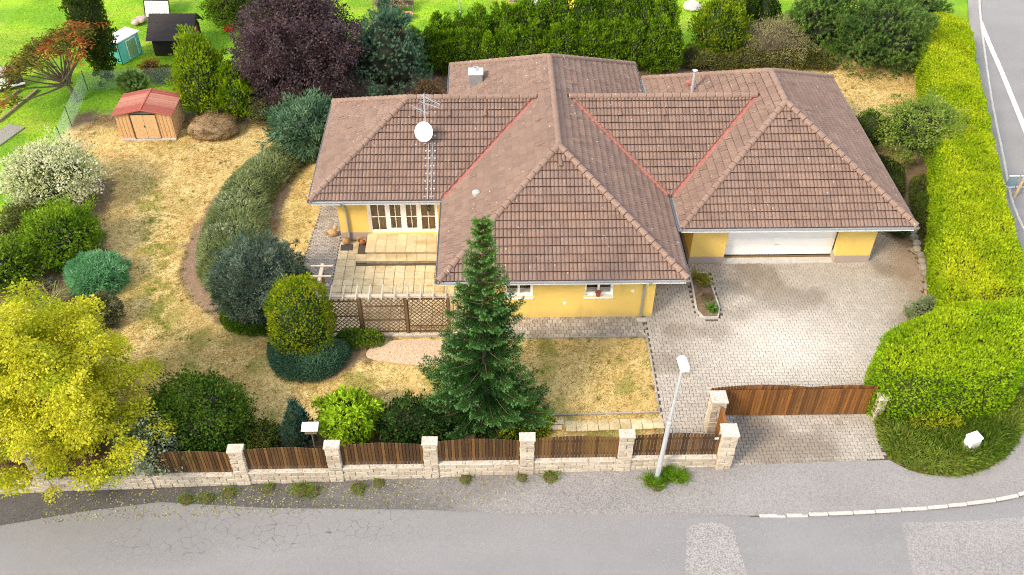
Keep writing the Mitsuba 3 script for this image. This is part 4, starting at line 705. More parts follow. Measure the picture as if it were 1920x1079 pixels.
# small things far behind
cr = thing('red_crate', 'bright red crate lying on the bare soil bed behind the thuja', 'crate'); put('body', join([box(-13.75, -13.2, 25.7, 25.74, 0.02, 0.3), box(-13.75, -13.2, 26.06, 26.1, 0.02, 0.3), box(-13.75, -13.71, 25.74, 26.06, 0.02, 0.3), box(-13.24, -13.2, 25.74, 26.06, 0.02, 0.3), box(-13.71, -13.24, 25.74, 26.06, 0.02, 0.05)]), 'm_vc', cr, color=(0.75, 0.03, 0.03)); put('handle', bar((-13.6, 25.9, 0.34), (-13.35, 25.9, 0.34), 0.04), 'm_vc', cr, color=(0.7, 0.05, 0.04))
wf = thing('white_frame_cover', 'white netted cold frame at the top edge behind the black shed', 'cold frame')
put('frame', join([bar(a, b, 0.05) for a, b in (((-18.9, 27.6, 0), (-18.9, 28.0, 0.9)), ((-17.4, 27.6, 0), (-17.4, 28.0, 0.9)), ((-18.9, 28.0, 0.9), (-17.4, 28.0, 0.9)), ((-18.9, 27.6, 0.02), (-17.4, 27.6, 0.02)))]), 'm_dark', wf); put('sheet', (np.array([[-18.85, 27.6, 0.05], [-17.45, 27.6, 0.05], [-17.45, 28.0, 0.92], [-18.85, 28.0, 0.92], [-18.85, 29.2, 0.92], [-17.45, 29.2, 0.92]]), np.array([[0, 1, 2, 3], [3, 2, 5, 4]])), 'm_white', wf)
put('net', join([bar((-18.85+i*0.14, 27.59, 0.06), (-18.85+i*0.14, 27.99, 0.93), 0.012) for i in range(1, 10)]+[bar((-18.85, 27.6+j*0.08-0.01, 0.06+j*0.174), (-17.45, 27.6+j*0.08-0.01, 0.06+j*0.174), 0.012) for j in range(1, 5)]), 'm_vc', wf, color=(0.35, 0.38, 0.42))
pl = thing('metal_post', 'thin grey metal post on the lawn above the thuja hedge', 'post'); put('pole', tube([(0.08, 28.2, -0.1), (0.08, 28.2, 2.6)], 0.05, 8), 'm_galv', pl, smooth=True); put('foot', lathe([(0, 0.06), (0.12, 0.05), (0.13, 0)], 12, (0.08, 28.2, 0.0)), 'm_galv', pl, smooth=True)
gs = thing('garden_chair', 'dark slatted garden chair at the top edge on the far lawn', 'chair'); put('seat', join([cbox(-3.6, -2.75, 28.3+i*0.13, 28.41+i*0.13, 0.42, 0.45, 0.008) for i in range(5)]), 'm_vc', gs, color=(0.10, 0.07, 0.055)); put('back', join([cbox(-3.6, -2.75, 28.98+i*0.03, 29.01+i*0.03, 0.5+i*0.13, 0.6+i*0.13, 0.008) for i in range(4)]), 'm_vc', gs, color=(0.55, 0.53, 0.5)); 
for x in (-3.58, -2.82):
    for y in (28.32, 28.92): put('leg', box(x, x+0.05, y, y+0.05, 0, 0.42), 'm_vc', gs, color=(0.4, 0.38, 0.36))
pp = thing('terracotta_bowl', 'round terracotta bowl on the lawn before the dark garden chair', 'flower pot'); put('bowl', lathe([(0.0, 0), (0.2, 0), (0.33, 0.28), (0.36, 0.3), (0.31, 0.3), (0.2, 0.06), (0, 0.06)], 18, (-3.05, 27.4, 0)), 'm_vc', pp, smooth=True, color=(0.50, 0.24, 0.13)); m = blob((-3.05, 27.4, 0.2), 0.22, 5, sz=0.35); put('soil', m, 'm_vc', pp, smooth=True, color=(0.12, 0.08, 0.05))
for i, (x, y, c, lb, ct) in enumerate(((3.4, 28.6, (0.75, 0.30, 0.10), 'orange toy tower standing on the far lawn above the hedge', 'toy'), (4.1, 28.5, (0.10, 0.42, 0.12), 'green toy slide on the far lawn above the hedge', 'toy'), (5.2, 28.9, (0.62, 0.62, 0.64), 'pale grey covered heap on the far lawn above the hedge', 'heap'), (7.0, 28.8, (0.80, 0.55, 0.06), 'yellow flowering clump at the top edge above the hedge', 'flowers'))):
    if ct == 'toy' and i == 0:
        k = thing('toy_tower', lb, ct); [put('leg', bar((x+sx*0.3, y+sy*0.3, 0), (x+sx*0.2, y+sy*0.2, 1.3), 0.06), 'm_vc', k, color=c) for sx in (-1, 1) for sy in (-1, 1)]; put('roof', lathe([(0.45, 1.3), (0.0, 1.7)], 4, (x, y, 0)), 'm_vc', k, color=c); put('deck', cbox(x-0.3, x+0.3, y-0.3, y+0.3, 0.6, 0.66, 0.01), 'm_vc', k, color=(0.3, 0.15, 0.3))
    elif ct == 'toy':
        k = thing('toy_slide', lb, ct); put('chute', join([bar((x, y+0.5, 1.1), (x, y-0.6, 0.1), 0.4, 0.05), bar((x-0.2, y+0.5, 1.17), (x-0.2, y-0.6, 0.17), 0.04, 0.15), bar((x+0.2, y+0.5, 1.17), (x+0.2, y-0.6, 0.17), 0.04, 0.15)]), 'm_vc', k, color=c); put('ladder', join([bar((x+s*0.18, y+0.9, 0), (x+s*0.18, y+0.5, 1.2), 0.05) for s in (-1, 1)]+[bar((x-0.18, y+0.9-0.09*j, 0.27*j), (x+0.18, y+0.9-0.09*j, 0.27*j), 0.04) for j in range(1, 5)]), 'm_vc', k, color=(0.7, 0.7, 0.7))
    else:
        m = blob((x, y, 0.2), 0.6, 6+i, sz=0.6, a=0.2); one('covered_heap' if ct == 'heap' else 'flower_clump', m, 'm_vc', lb, ct, smooth=True, color=vnoise_col(m[0], c, 0.4, 9))
m = blob((14.45, 28.6, 0.15), 0.55, 9, sz=0.5, a=0.25); one('pale_boulder', m, 'm_vc', 'pale boulder on the bright lawn right of the hedge end', 'rock', smooth=True, color=vnoise_col(m[0], (0.55, 0.5, 0.48), 0.3, 6))
br = thing('stone_heap', 'heap of pinkish stones beside the black shed', 'stone heap')
for i in range(9): a = i*2.4; m = blob((-19.05+0.3*math.cos(a)*math.sqrt(i/9), 26.9+0.45*math.sin(a)*math.sqrt(i/9), 0.12+0.06*(i % 3)), 0.2, 20+i, sz=0.7, a=0.15); put('stone', m, 'm_vc', br, smooth=True, color=np.array((0.45, 0.34, 0.30))*(0.6+0.7*rng.random()))
gb = thing('garden_table', 'dark wooden table with white panels at the left edge of the green lawn', 'table')
put('top', move(cbox(-0.8, 0.8, -0.5, 0.5, 0.85, 0.92, 0.01), (-23.9, 19.4, 0), 0.5), 'm_vc', gb, color=(0.35, 0.33, 0.33)); put('panel', move(cbox(-0.55, 0.1, -0.56, -0.52, 0.2, 0.75, 0.01), (-23.9, 19.4, 0), 0.5), 'm_white', gb); put('side', move(join([box(-0.75, 0.75, -0.5, -0.46, 0, 0.85), box(0.7, 0.74, -0.46, 0.46, 0, 0.85)]), (-23.9, 19.4, 0), 0.5), 'm_vc', gb, color=(0.06, 0.05, 0.05)); put('bench', move(cbox(-0.8, 0.8, -0.95, -0.75, 0.35, 0.40, 0.01), (-23.9, 19.4, 0), 0.5), 'm_vc', gb, color=(0.55, 0.5, 0.48))
for p, q, w in (((-23.0, 15.7), (-22.2, 18.9), 0.12), ((-24.0, 16.2), (-23.1, 18.9), 0.08)):
    one('wooden_edging', bar([*p, 0.04], [*q, 0.04], w, 0.14), 'm_vc', 'grey timber board edging the vegetable bed at the left, nearest the lawn' if w > 0.1 else 'thin timber board edging the vegetable bed at the left, away from the lawn', 'edging board', color=(0.30, 0.23, 0.16))
one('stone_slab', move(cbox(-0.5, 0.5, -1.0, 1.0, -0.03, 0.04, 0.02), (-22.3, 14.4, 0), -0.35), 'm_vc', 'flat grey concrete slab in the grass at the left edge', 'slab', color=(0.27, 0.26, 0.23))
one('garden_gnome_stone', blob((-21.8, 24.6, 0.15), 0.22, 31, sz=0.9, a=0.15), 'm_vc', 'small grey rock lying alone on the bright green lawn', 'rock', smooth=True, color=(0.42, 0.46, 0.47))
# wire fence of the neighbour
wfz = thing('wire_fence', 'greenish wire mesh fence with thin dark posts beside the metal shed', 'fence')
FP = [(-18.95, 13.4, 1.0), (-19.63, 18.9, 1.1), (-17.1, 15.3, 0.05)]
FL = [(-18.95, 13.42), (-19.2, 15.3), (-19.55, 18.9)]; FM = [(-19.55, 18.9), (-14.5, 19.4), (-12.6, 19.4)]; FN = [(-18.95, 13.42), (-18.9, 9.5), (-18.9, 5.5)]
for x, y in FL+FM[1:]+FN[1:]: put('post', tube([(x, y, -0.1), (x, y, 1.12)], 0.022, 6), 'm_vc', wfz, color=(0.03, 0.07, 0.05))
wires = []
for P in (FL, FM, FN):
    for a, b in zip(P, P[1:]):
        L_ = math.hypot(b[0]-a[0], b[1]-a[1]); n_ = int(L_/0.06)
        for i in range(n_): t = i/n_; x, y = a[0]+(b[0]-a[0])*t, a[1]+(b[1]-a[1])*t; wires.append(((x, y, 0.02), (x, y, 1.05)))
        for z in np.arange(0.05, 1.08, 0.06): wires.append(((*a, z), (*b, z)))
def wire_mesh(ws, w):
    a, b = np.array([q[0] for q in ws]), np.array([q[1] for q in ws]); t = norm(b-a); o = norm(np.cross(t, [0.3, 1, 0.2])); p = np.cross(t, o); V = np.stack([a+o*w, a-0.5*w*o+0.87*w*p, a-0.5*w*o-0.87*w*p, b+o*w, b-0.5*w*o+0.87*w*p, b-0.5*w*o-0.87*w*p], 1).reshape(-1, 3)
    F = np.array([[0, 1, 4], [0, 4, 3], [1, 2, 5], [1, 5, 4], [2, 0, 3], [2, 3, 5]]); return V, (np.arange(len(ws))[:, None, None]*6+F).reshape(-1, 3)
put('mesh', wire_mesh(wires, 0.003), 'm_vc', wfz, color=(0.42, 0.58, 0.50))
# ------------------------------------------------------------------ plants: leaves, crowns
def col(c1, c2, P, n, f=1.2, jit=0.25, seed=0):
    """leaf colours: two tones mixed by clump, with leaf to leaf variation"""
    o_ = (rng.random((n, 1)) < 0.035)*0.6
    t = np.clip((meshkit.fbm(P*f+seed*3.1, 2, seed)-0.5)*2.2+0.5+0.25*rng.normal(size=n), 0, 1)[:, None]
    return np.clip(((np.asarray(c1)*(1-t)+np.asarray(c2)*t)*(1-o_)+np.array((0.30, 0.20, 0.07))*o_)*(1+jit*rng.normal(size=(n, 1)).clip(-1.5, 1.5)), 0.004, 0.9)
def leaf_mesh(P, A, L, W, C, fold=0.2, N=None, mid=0.5):
    n = len(P); R = rng.normal(size=(n, 3)); S = norm(np.cross(A, R if N is None else N+0.45*R)); Q = np.cross(S, A); L = np.broadcast_to(L, n)[:, None]; W = np.broadcast_to(W, n)[:, None]
    m = P+A*L*mid; v = np.stack([P, m+S*W/2-Q*W*fold, P+A*L, m-S*W/2-Q*W*fold], 1).reshape(-1, 3)
    f = (np.arange(n)[:, None, None]*4+np.array([[0, 1, 2], [0, 2, 3]])).reshape(-1, 3); return v, f, np.repeat(C, 4, 0)
def blade_mesh(P, A, L, W, C):
    n = len(P); S = norm(np.cross(A, rng.normal(size=(n, 3))*[0.25, 0.25, 1])); L = np.broadcast_to(L, n)[:, None]; W = np.broadcast_to(W, n)[:, None]
    v = np.stack([P-S*W/2, P+S*W/2, P+A*L], 1).reshape(-1, 3); return v, np.arange(3*n).reshape(-1, 3), np.repeat(C, 3, 0)
def mjoin(ms):
    V, F, C, n = [], [], [], 0
    for v, f, c in ms: V.append(v); F.append(f+n); C.append(c); n += len(v)
    return np.vstack(V), np.vstack(F), np.vstack(C)
def foliage(k, part, m, **kw): return put(part, (m[0], m[1]), 'm_leaf', k, color=m[2], **kw)
def _crown(n, c, r, lump=0.18, freq=2.2, seed=0, depth=0.28, zmin=-0.75, egg=0.0, deep=1.6, fine=0.16, sq=0, clump=0.0):
    """points and outward directions spread over a lumpy crown; clump: leaves gather in tufts of that size (times the mean radius)"""
    r = np.broadcast_to(np.asarray(r, float), 3); m = max(12, int(n/40)) if clump else n
    d = norm(rng.normal(size=(int(m*1.8)+8, 3))); d = d[d[:, 2] > zmin]
    if clump: d = d[(meshkit.noise(d*4.1+seed*1.7, seed) > 0.2)]
    d = d[:m]; rad = 1+lump*2*(meshkit.fbm(d*freq+seed*5.3, 3, seed)-0.5)*1.4+fine*(meshkit.noise(d*freq*3.3+seed, seed)-0.5)
    if sq: rad = rad/np.sum(np.abs(d)**sq, 1)**(1/sq)
    if clump: rad = rad*(1+0.13*rng.normal(size=len(d)).clip(-1.5, 2.2))
    p = d*(rad*(1-depth*rng.random(len(d))**deep))[:, None]; p[:, :2] *= np.clip(1-egg*p[:, 2:3], 0.15, 2); N = norm(d/r); P = np.asarray(c)+p*r
    if clump:
        i = rng.integers(0, len(P), n); o = norm(rng.normal(size=(n, 3)))*(rng.random(n)**0.45)[:, None]; R_ = clump*r.mean()*(0.6+0.8*rng.random(len(P)))[i]
        P = P[i]+o*R_[:, None]*np.array([1, 1, 0.75]); N = norm(0.75*N[i]+0.7*o)
    return P, N
def crown(n, *a, clump=0.0, **k):
    if not clump: return _crown(n, *a, **k)
    A, B = _crown(int(n*0.62), *a, **k), _crown(int(n*0.55), *a, clump=clump, **k)
    c = np.asarray(a[0], float) if a else k['c']; return np.vstack([c+(A[0]-c)*0.95, B[0]]), np.vstack([A[1], B[1]])
def core(c, r, lump, freq, seed, s, colr, zmin=-0.75, egg=0.0):  # solid dark fill, not twigs; shade of the leaf gaps is put into its colour
    m = trimesh.creation.icosphere(4, 1.0); d = np.asarray(m.vertices).copy(); d[:, 2] = np.maximum(d[:, 2], zmin); rad = 1+lump*2*(meshkit.fbm(norm(d)*freq+seed*5.3, 3, seed)-0.5)*1.4; p = d*rad[:, None]*s; p[:, :2] *= np.clip(1-egg*p[:, 2:3], 0.15, 2)
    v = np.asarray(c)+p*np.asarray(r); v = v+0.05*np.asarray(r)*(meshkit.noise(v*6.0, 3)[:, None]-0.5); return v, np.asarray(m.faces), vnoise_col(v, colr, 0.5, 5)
def dirs(N, out, up, rnd): return norm(N*out+np.array([0, 0, up])+rnd*rng.normal(size=N.shape))
def shrub(name, label, cat, c, r, n, L, W, c1, c2, out=0.5, up=0.2, rnd=0.6, lump=0.2, freq=2.2, seed=1, depth=0.3, zmin=-0.75, egg=0.0, group=None, cs=0.66, cc=(0.020, 0.024, 0.010), fold=0.2, mid=0.5, jit=0.25, f=1.2, extra=None, use_n=True, stem=True, deep=1.6, sq=0, clump=0.2):
    k = thing(name, label, cat, group); r = np.broadcast_to(np.asarray(r, float), 3); c = np.asarray(c, float)
    P, N = crown(n, c, r, lump, freq, seed, depth, zmin, egg, deep, sq=sq, clump=clump); n = len(P); A = dirs(N, out, up, rnd); sz = 0.7+0.6*rng.random(n)
    ms = [leaf_mesh(P, A, L*sz, W*sz, col(c1, c2, P, n, f, jit, seed), fold, N+np.array([0, 0, 0.6]) if use_n else None, mid)]
    if extra is not None:
        q = rng.random(n) < extra[0]; ms[0] = leaf_mesh(P[~q], A[~q], (L*sz)[~q], (W*sz)[~q], col(c1, c2, P[~q], (~q).sum(), f, jit, seed), fold, N[~q]+np.array([0, 0, 0.6]), mid); ms.append(leaf_mesh(P[q]+N[q]*0.03, A[q], (L*sz)[q]*extra[2], (W*sz)[q]*extra[2], np.clip(np.asarray(extra[1])*(1+0.15*rng.normal(size=(q.sum(), 1))), 0, 0.95), fold, N[q]+np.array([0, 0, 0.6]), mid))
    foliage(k, 'foliage', mjoin(ms))
    if cs: m = core(c, r, lump, freq, seed, cs, cc, zmin, egg); put('dark_core', (m[0], m[1]), 'm_vc', k, smooth=True, color=m[2])
    if stem: g_ = float(zf(c[0], c[1])); put('stem', tube([(c[0], c[1], g_-0.1), (c[0]+0.03, c[1], (g_+c[2])/2), (c[0], c[1]+0.04, c[2])], [0.07, 0.055, 0.03], 7), 'm_vc', k, smooth=True, color=(0.12, 0.085, 0.055))
    return k
def needles(P0, D, Lg, k, nl, w, C, spread=0.75, droop=0.0):
    """k needles along each sprig"""
    n = len(P0); t = rng.random((n, k)); R = norm(rng.normal(size=(n, k, 3))); R = norm(R-D[:, None]*np.sum(R*D[:, None], -1, keepdims=True)); A = norm(D[:, None]*(1-spread*0.6)+R*spread+np.array([0, 0, -droop])).reshape(-1, 3)
    P = (P0[:, None]+D[:, None]*(np.broadcast_to(Lg, n)[:, None]*t)[..., None]).reshape(-1, 3); tt = t.reshape(-1, 1); Cc = np.repeat(C, k, 0)*(0.75+0.45*tt)*(1+0.15*rng.normal(size=(n*k, 1)).clip(-2, 2))
    return blade_mesh(P, A, nl*(0.7+0.6*rng.random(n*k)), w, np.clip(Cc, 0.003, 0.9))
BARK = (0.13, 0.09, 0.06)
def limb(p, q, r0, r1, bend=0.1, n=6):
    p, q = np.asarray(p, float), np.asarray(q, float); t = np.linspace(0, 1, n)[:, None]; b = rng.normal(size=3)*bend*np.linalg.norm(q-p); return tube(p+(q-p)*t+b*(t*(1-t)*2), np.linspace(r0, r1, n), 7)
# spruce in front of the house
k = thing('spruce_tree', 'tall dark spruce standing on the lawn before the front windows', 'tree')
sx, sy = 1.69, -3.85; sz0 = float(zf(sx, sy)); SH = 8.8
put('trunk', tube([(sx, sy, sz0-0.2), (sx, sy, sz0+3), (sx, sy, sz0+SH-0.3)], [0.16, 0.11, 0.015], 9), 'm_vc', k, smooth=True, color=(0.10, 0.07, 0.05))
tw, brs = [], []
z = 0.45; q = 0.0
while z < SH-0.12:
    u = z/SH; Lb = 2.62*(1-u)**1.3+0.12; 
    if z < 1.6: Lb *= 0.78+0.22*z/1.6
    nb = max(4, int(round(8-4*u)))
    for i in range(nb):
        a = q+2*np.pi*(i+0.35*rng.normal())/nb; L_ = Lb*(0.66+0.54*rng.random()); zz = z+0.14*rng.normal()
        t = np.linspace(0, 1, 9); rise = (0.75*u**1.5+0.04)*L_; pts = np.column_stack([sx+np.cos(a)*L_*t, sy+np.sin(a)*L_*t, sz0+zz+rise*t-0.32*L_*(1-u)*t*(1-t)*1.6-0.20*L_*(1-u)*t+0.14*L_*(1-u)*t**3])
        brs.append(pts)
        for s in np.linspace(0.12, 1.0, max(5, int(L_/0.075))):
            i0 = min(int(s*8), 7); p = pts[i0]+(pts[i0+1]-pts[i0])*(s*8-i0); d = norm(pts[i0+1]-pts[i0])
            for side in (-1, 1):
                sd = norm(np.cross(d, [0, 0, 1.0]))*side; l = (0.12+0.34*(1-s)*L_*0.55+0.05*rng.random())*(0.7+0.5*rng.random()); dd = norm(d*0.75+sd*0.85+np.array([0, 0, -0.12+0.12*rng.normal()])); tw.append((p, dd, l, s))
                if l > 0.24:
                    for e in (0.45, 0.8): tw.append((p+dd*l*e, norm(dd*0.6+d*0.55+rng.normal(size=3)*0.25), l*0.45, s))
        tw.append((pts[-2], norm(pts[-1]-pts[-2]), 0.22, 1.0))
    z += 0.33*(1-0.45*u); q += 0.9
P0, D, Lg, sp = np.array([w[0] for w in tw]), np.array([w[1] for w in tw]), np.array([w[2] for w in tw]), np.array([w[3] for w in tw])
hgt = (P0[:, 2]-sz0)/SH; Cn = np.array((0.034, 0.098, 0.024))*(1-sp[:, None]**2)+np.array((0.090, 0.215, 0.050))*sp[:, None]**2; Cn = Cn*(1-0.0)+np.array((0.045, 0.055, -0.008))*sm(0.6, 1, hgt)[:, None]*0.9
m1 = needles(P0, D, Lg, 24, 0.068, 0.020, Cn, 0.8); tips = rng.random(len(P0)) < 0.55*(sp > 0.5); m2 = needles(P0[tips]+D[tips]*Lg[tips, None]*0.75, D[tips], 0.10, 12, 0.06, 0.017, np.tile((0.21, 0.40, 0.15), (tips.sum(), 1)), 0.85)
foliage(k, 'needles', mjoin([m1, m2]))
put('branches', join([tube(b, np.linspace(0.028, 0.006, 9), 4, False) for b in brs]), 'm_vc', k, smooth=True, color=(0.12, 0.085, 0.05), kind='stuff')
# yellow maple at the left
k = thing('yellow_maple', 'large yellow green maple overhanging the street fence on the left', 'tree')
mc = np.array([-12.45, -5.2, 3.0]); mr = np.array([3.0, 2.9, 3.9]); g0 = float(zf(-12, -5.0))
put('trunk', tube([(-12.6, -4.9, g0-0.1), (-12.5, -5.0, g0+1.2), (-12.45, -5.1, g0+2.6), (-12.45, -5.2, 3.6)], [0.17, 0.14, 0.10, 0.05], 9), 'm_vc', k, smooth=True, color=BARK)
P, N = crown(400, mc, mr, 0.42, 2.8, 3, 0.70, -0.92, 0.34, 1.3)
q_ = (P[:, 2] > -0.35-0.25*(P[:, 1]+6.5)) & (P[:, 1] > -7.9); P, N = P[q_], N[q_]
for i in range(0, 30): put('limb', limb((-12.47, -5.05, g0+1.4+2.4*rng.random()), P[i*len(P)//30]-N[i*len(P)//30]*0.2, 0.05, 0.012, 0.12), 'm_vc', k, smooth=True, color=BARK)
mm = []
for i, (p, n_) in enumerate(zip(P, N)):
    R_ = 0.34+0.30*rng.random(); q = int(210*(R_/0.45)**2); d = norm(rng.normal(size=(q, 3))); rr = rng.random(q)**0.45; o = d*rr[:, None]*np.array([R_, R_, R_*0.42]); o[:, 2] -= 0.35*(o[:, 0]**2+o[:, 1]**2)/R_; o += n_*0.12*o[:, 2:3]
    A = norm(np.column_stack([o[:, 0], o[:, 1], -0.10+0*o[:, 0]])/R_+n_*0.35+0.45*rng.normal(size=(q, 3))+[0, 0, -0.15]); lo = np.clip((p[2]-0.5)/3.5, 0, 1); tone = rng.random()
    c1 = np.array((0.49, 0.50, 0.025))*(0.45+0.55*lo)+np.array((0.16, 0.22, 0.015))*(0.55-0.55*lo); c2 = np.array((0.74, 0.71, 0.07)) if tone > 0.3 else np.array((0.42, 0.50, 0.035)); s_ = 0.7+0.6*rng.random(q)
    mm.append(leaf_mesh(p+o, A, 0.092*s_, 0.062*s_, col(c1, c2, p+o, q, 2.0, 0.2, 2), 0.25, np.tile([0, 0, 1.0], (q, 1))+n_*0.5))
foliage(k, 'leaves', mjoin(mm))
# purple beech
k = thing('purple_beech', 'large round dark purple leaved tree behind the left wing', 'tree')
pc, prr = np.array([-7.73, 17.7, 2.95]), np.array([3.2, 2.9, 3.0])
put('trunk', tube([(-7.7, 17.8, -0.1), (-7.72, 17.75, 1.5), (-7.73, 17.7, 4.2)], [0.2, 0.16, 0.05], 9), 'm_vc', k, smooth=True, color=(0.09, 0.065, 0.05))
P, N = crown(520, pc, prr, 0.22, 2.6, 5, 0.5, -0.9, 0.0, 1.5)
for i in range(30): put('limb', limb((-7.72, 17.74, 0.9+2.2*rng.random()), P[i*10]-N[i*10]*0.25, 0.05, 0.012, 0.1), 'm_vc', k, smooth=True, color=(0.09, 0.065, 0.05))
mm = []
for p, n_ in zip(P, N):
    q = 105; o = norm(rng.normal(size=(q, 3)))*(rng.random(q)**0.5)[:, None]*np.array([0.5, 0.5, 0.36]); A = norm(o/0.5*0.6+n_*0.5+0.5*rng.normal(size=(q, 3))); s_ = 0.7+0.6*rng.random(q)
    mm.append(leaf_mesh(p+o, A, 0.13*s_, 0.08*s_, col((0.080, 0.048, 0.058), (0.170, 0.120, 0.135), p+o, q, 1.5, 0.3, 4), 0.2, n_+0.4*rng.normal(size=(q, 3))))
foliage(k, 'leaves', mjoin(mm)); m = core(pc, prr, 0.22, 2.6, 5, 0.6, (0.03, 0.015, 0.018)); put('dark_core', (m[0], m[1]), 'm_vc', k, smooth=True, color=m[2])
# conifers with needle clumps
def clumpy(name, label, c, r, ncl, c1, c2, cl=0.26, k_=34, nl=0.10, w=0.02, lump=0.2, seed=1, egg=0.3, zmin=-0.8, cs=0.7, up=0.5, cat='tree', depth=0.3):
    k = thing(name, label, cat); c, r = np.asarray(c, float), np.broadcast_to(np.asarray(r, float), 3)
    P, N = crown(ncl, c, r, lump, 3.0, seed, depth, zmin, egg, clump=0.15); D = dirs(N, 0.8, up, 0.35); C = col(c1, c2, P, len(P), 1.2, 0.18, seed)
    foliage(k, 'needles', needles(P, D, cl, k_, nl, w, C, 0.85)); m = core(c, r, lump, 3.0, seed, cs, (0.014, 0.02, 0.010), zmin, egg); put('dark_core', (m[0], m[1]), 'm_vc', k, smooth=True, color=m[2])
    g_ = float(zf(c[0], c[1])); put('trunk', tube([(c[0], c[1], g_-0.1), (c[0], c[1], c[2]), (c[0], c[1], c[2]+r[2]*0.8)], [0.14, 0.11, 0.03], 8), 'm_vc', k, smooth=True, color=BARK); return k
clumpy('blue_pine', 'bluish green broad pine between the purple tree and the thuja hedge', (-3.38, 18.3, 2.45), (1.95, 1.8, 2.6), 1700, (0.085, 0.19, 0.115), (0.19, 0.32, 0.21), seed=7, egg=0.42)
clumpy('mountain_pine', 'big dark green pine by the top end of the yellow hedge', (23.4, 21.3, 1.75), (2.9, 2.3, 2.3), 2600, (0.08, 0.165, 0.04), (0.20, 0.32, 0.08), cl=0.36, k_=34, nl=0.12, w=0.026, seed=8, egg=0.15, lump=0.30, depth=0.42, cs=0.62)
clumpy('mountain_pine', 'lighter green pine left of the big dark one near the top edge', (20.6, 22.8, 2.1), (1.9, 1.7, 2.5), 1500, (0.10, 0.20, 0.045), (0.22, 0.35, 0.08), cl=0.34, k_=34, nl=0.12, w=0.026, seed=9, egg=0.2, lump=0.28, depth=0.42, cs=0.6)
clumpy('mountain_pine', 'green pine in the top right corner between the hedge end and the road', (27.0, 25.3, 1.7), (1.9, 1.6, 2.0), 1100, (0.08, 0.165, 0.04), (0.20, 0.32, 0.08), cl=0.34, k_=34, nl=0.12, w=0.026, seed=10, egg=0.15, lump=0.3, depth=0.42, cs=0.62)
# thujas
def thuja(name, label, x, y, hh, r, n, c1, c2, seed, group=None, top=0.55, L=0.16, W=0.075, z0=0.0, out=0.45, up=0.85, sq=0, clump=0.22):
    return shrub(name, label, 'thuja', (x, y, z0+hh*0.5), (r, r, hh*0.53), n, L, W, c1, c2, out=out, up=up, rnd=0.28, lump=0.10, freq=4.0, seed=seed, depth=0.2, zmin=-0.97, egg=top, group=group, cs=0.78, cc=(0.018, 0.034, 0.008), f=2.2, jit=0.22, sq=sq, clump=clump)
TG1, TG2 = (0.11, 0.23, 0.014), (0.25, 0.42, 0.02)
for i in range(23):
    x = -2.1+i*0.635+0.08*rng.normal(); thuja('hedge_thuja', 'slim green thuja in the tall hedge row behind the house', x, 20.75+0.12*rng.normal(), 2.45+0.45*sm(0, 12, x)+0.2*rng.normal(), 0.54+0.06*rng.random(), 1900, TG1, TG2, 40+i, 'thujas of the tall hedge behind the house', 0.36)
for i in range(21):
    x = -1.0+i*0.64+0.08*rng.normal(); thuja('back_thuja', 'slim green thuja in the second hedge row behind the house', x, 21.75+0.15*rng.normal(), 2.9+1.6*sm(0, 8, x)+0.2*rng.normal(), 0.55+0.06*rng.random(), 1900, TG1, TG2, 80+i, 'thujas of the second hedge row', 0.34)
thuja('garden_thuja', 'broad yellow green thuja behind the tan metal shed', -12.61, 16.6, 4.2, 1.35, 7000, (0.17, 0.28, 0.013), (0.35, 0.47, 0.018), 21, None, 0.28)
thuja('garden_thuja', 'smaller bright thuja between the broad one and the purple tree', -10.93, 16.1, 3.0, 0.85, 3800, (0.16, 0.29, 0.013), (0.33, 0.48, 0.018), 22, None, 0.32)
thuja('garden_thuja', 'wide green thuja right of the gap in the hedge by the brown shrub', 14.9, 22.6, 3.4, 1.5, 6500, (0.11, 0.20, 0.013), (0.30, 0.40, 0.02), 23, None, 0.3)
for i, (x, y, hh, lb) in enumerate(((16.6, 24.4, 3.2, 'dark thuja just behind the brown twiggy shrub'), (17.9, 24.8, 3.0, 'dark thuja at the top edge right of the brown shrub'))): thuja('dark_thuja', lb, x, y, hh, 0.8, 2600, (0.05, 0.10, 0.012), (0.11, 0.19, 0.018), 25+i, None, 0.35)
thuja('column_thuja', 'very tall dark columnar conifer rising past the top edge at left', -18.85, 20.0, 9.5, 0.98, 12000, (0.045, 0.080, 0.012), (0.10, 0.15, 0.018), 28, None, 0.10, L=0.14, W=0.07, up=1.0, clump=0.07)
k_ = thuja('globe_thuja', 'clipped golden green thuja globe at the corner of the trellis', -5.1, -0.5, 3.0, 1.15, 7500, (0.14, 0.25, 0.014), (0.40, 0.45, 0.018), 29, None, 0.10, L=0.12, W=0.055, sq=2.7, clump=0)
thuja('blue_cone_juniper', 'slim blue green cone juniper beside the white bird table', -4.75, -4.75, 2.3, 0.47, 2600, (0.035, 0.10, 0.075), (0.075, 0.165, 0.13), 30, None, 0.75, L=0.13, W=0.035, z0=-0.7)
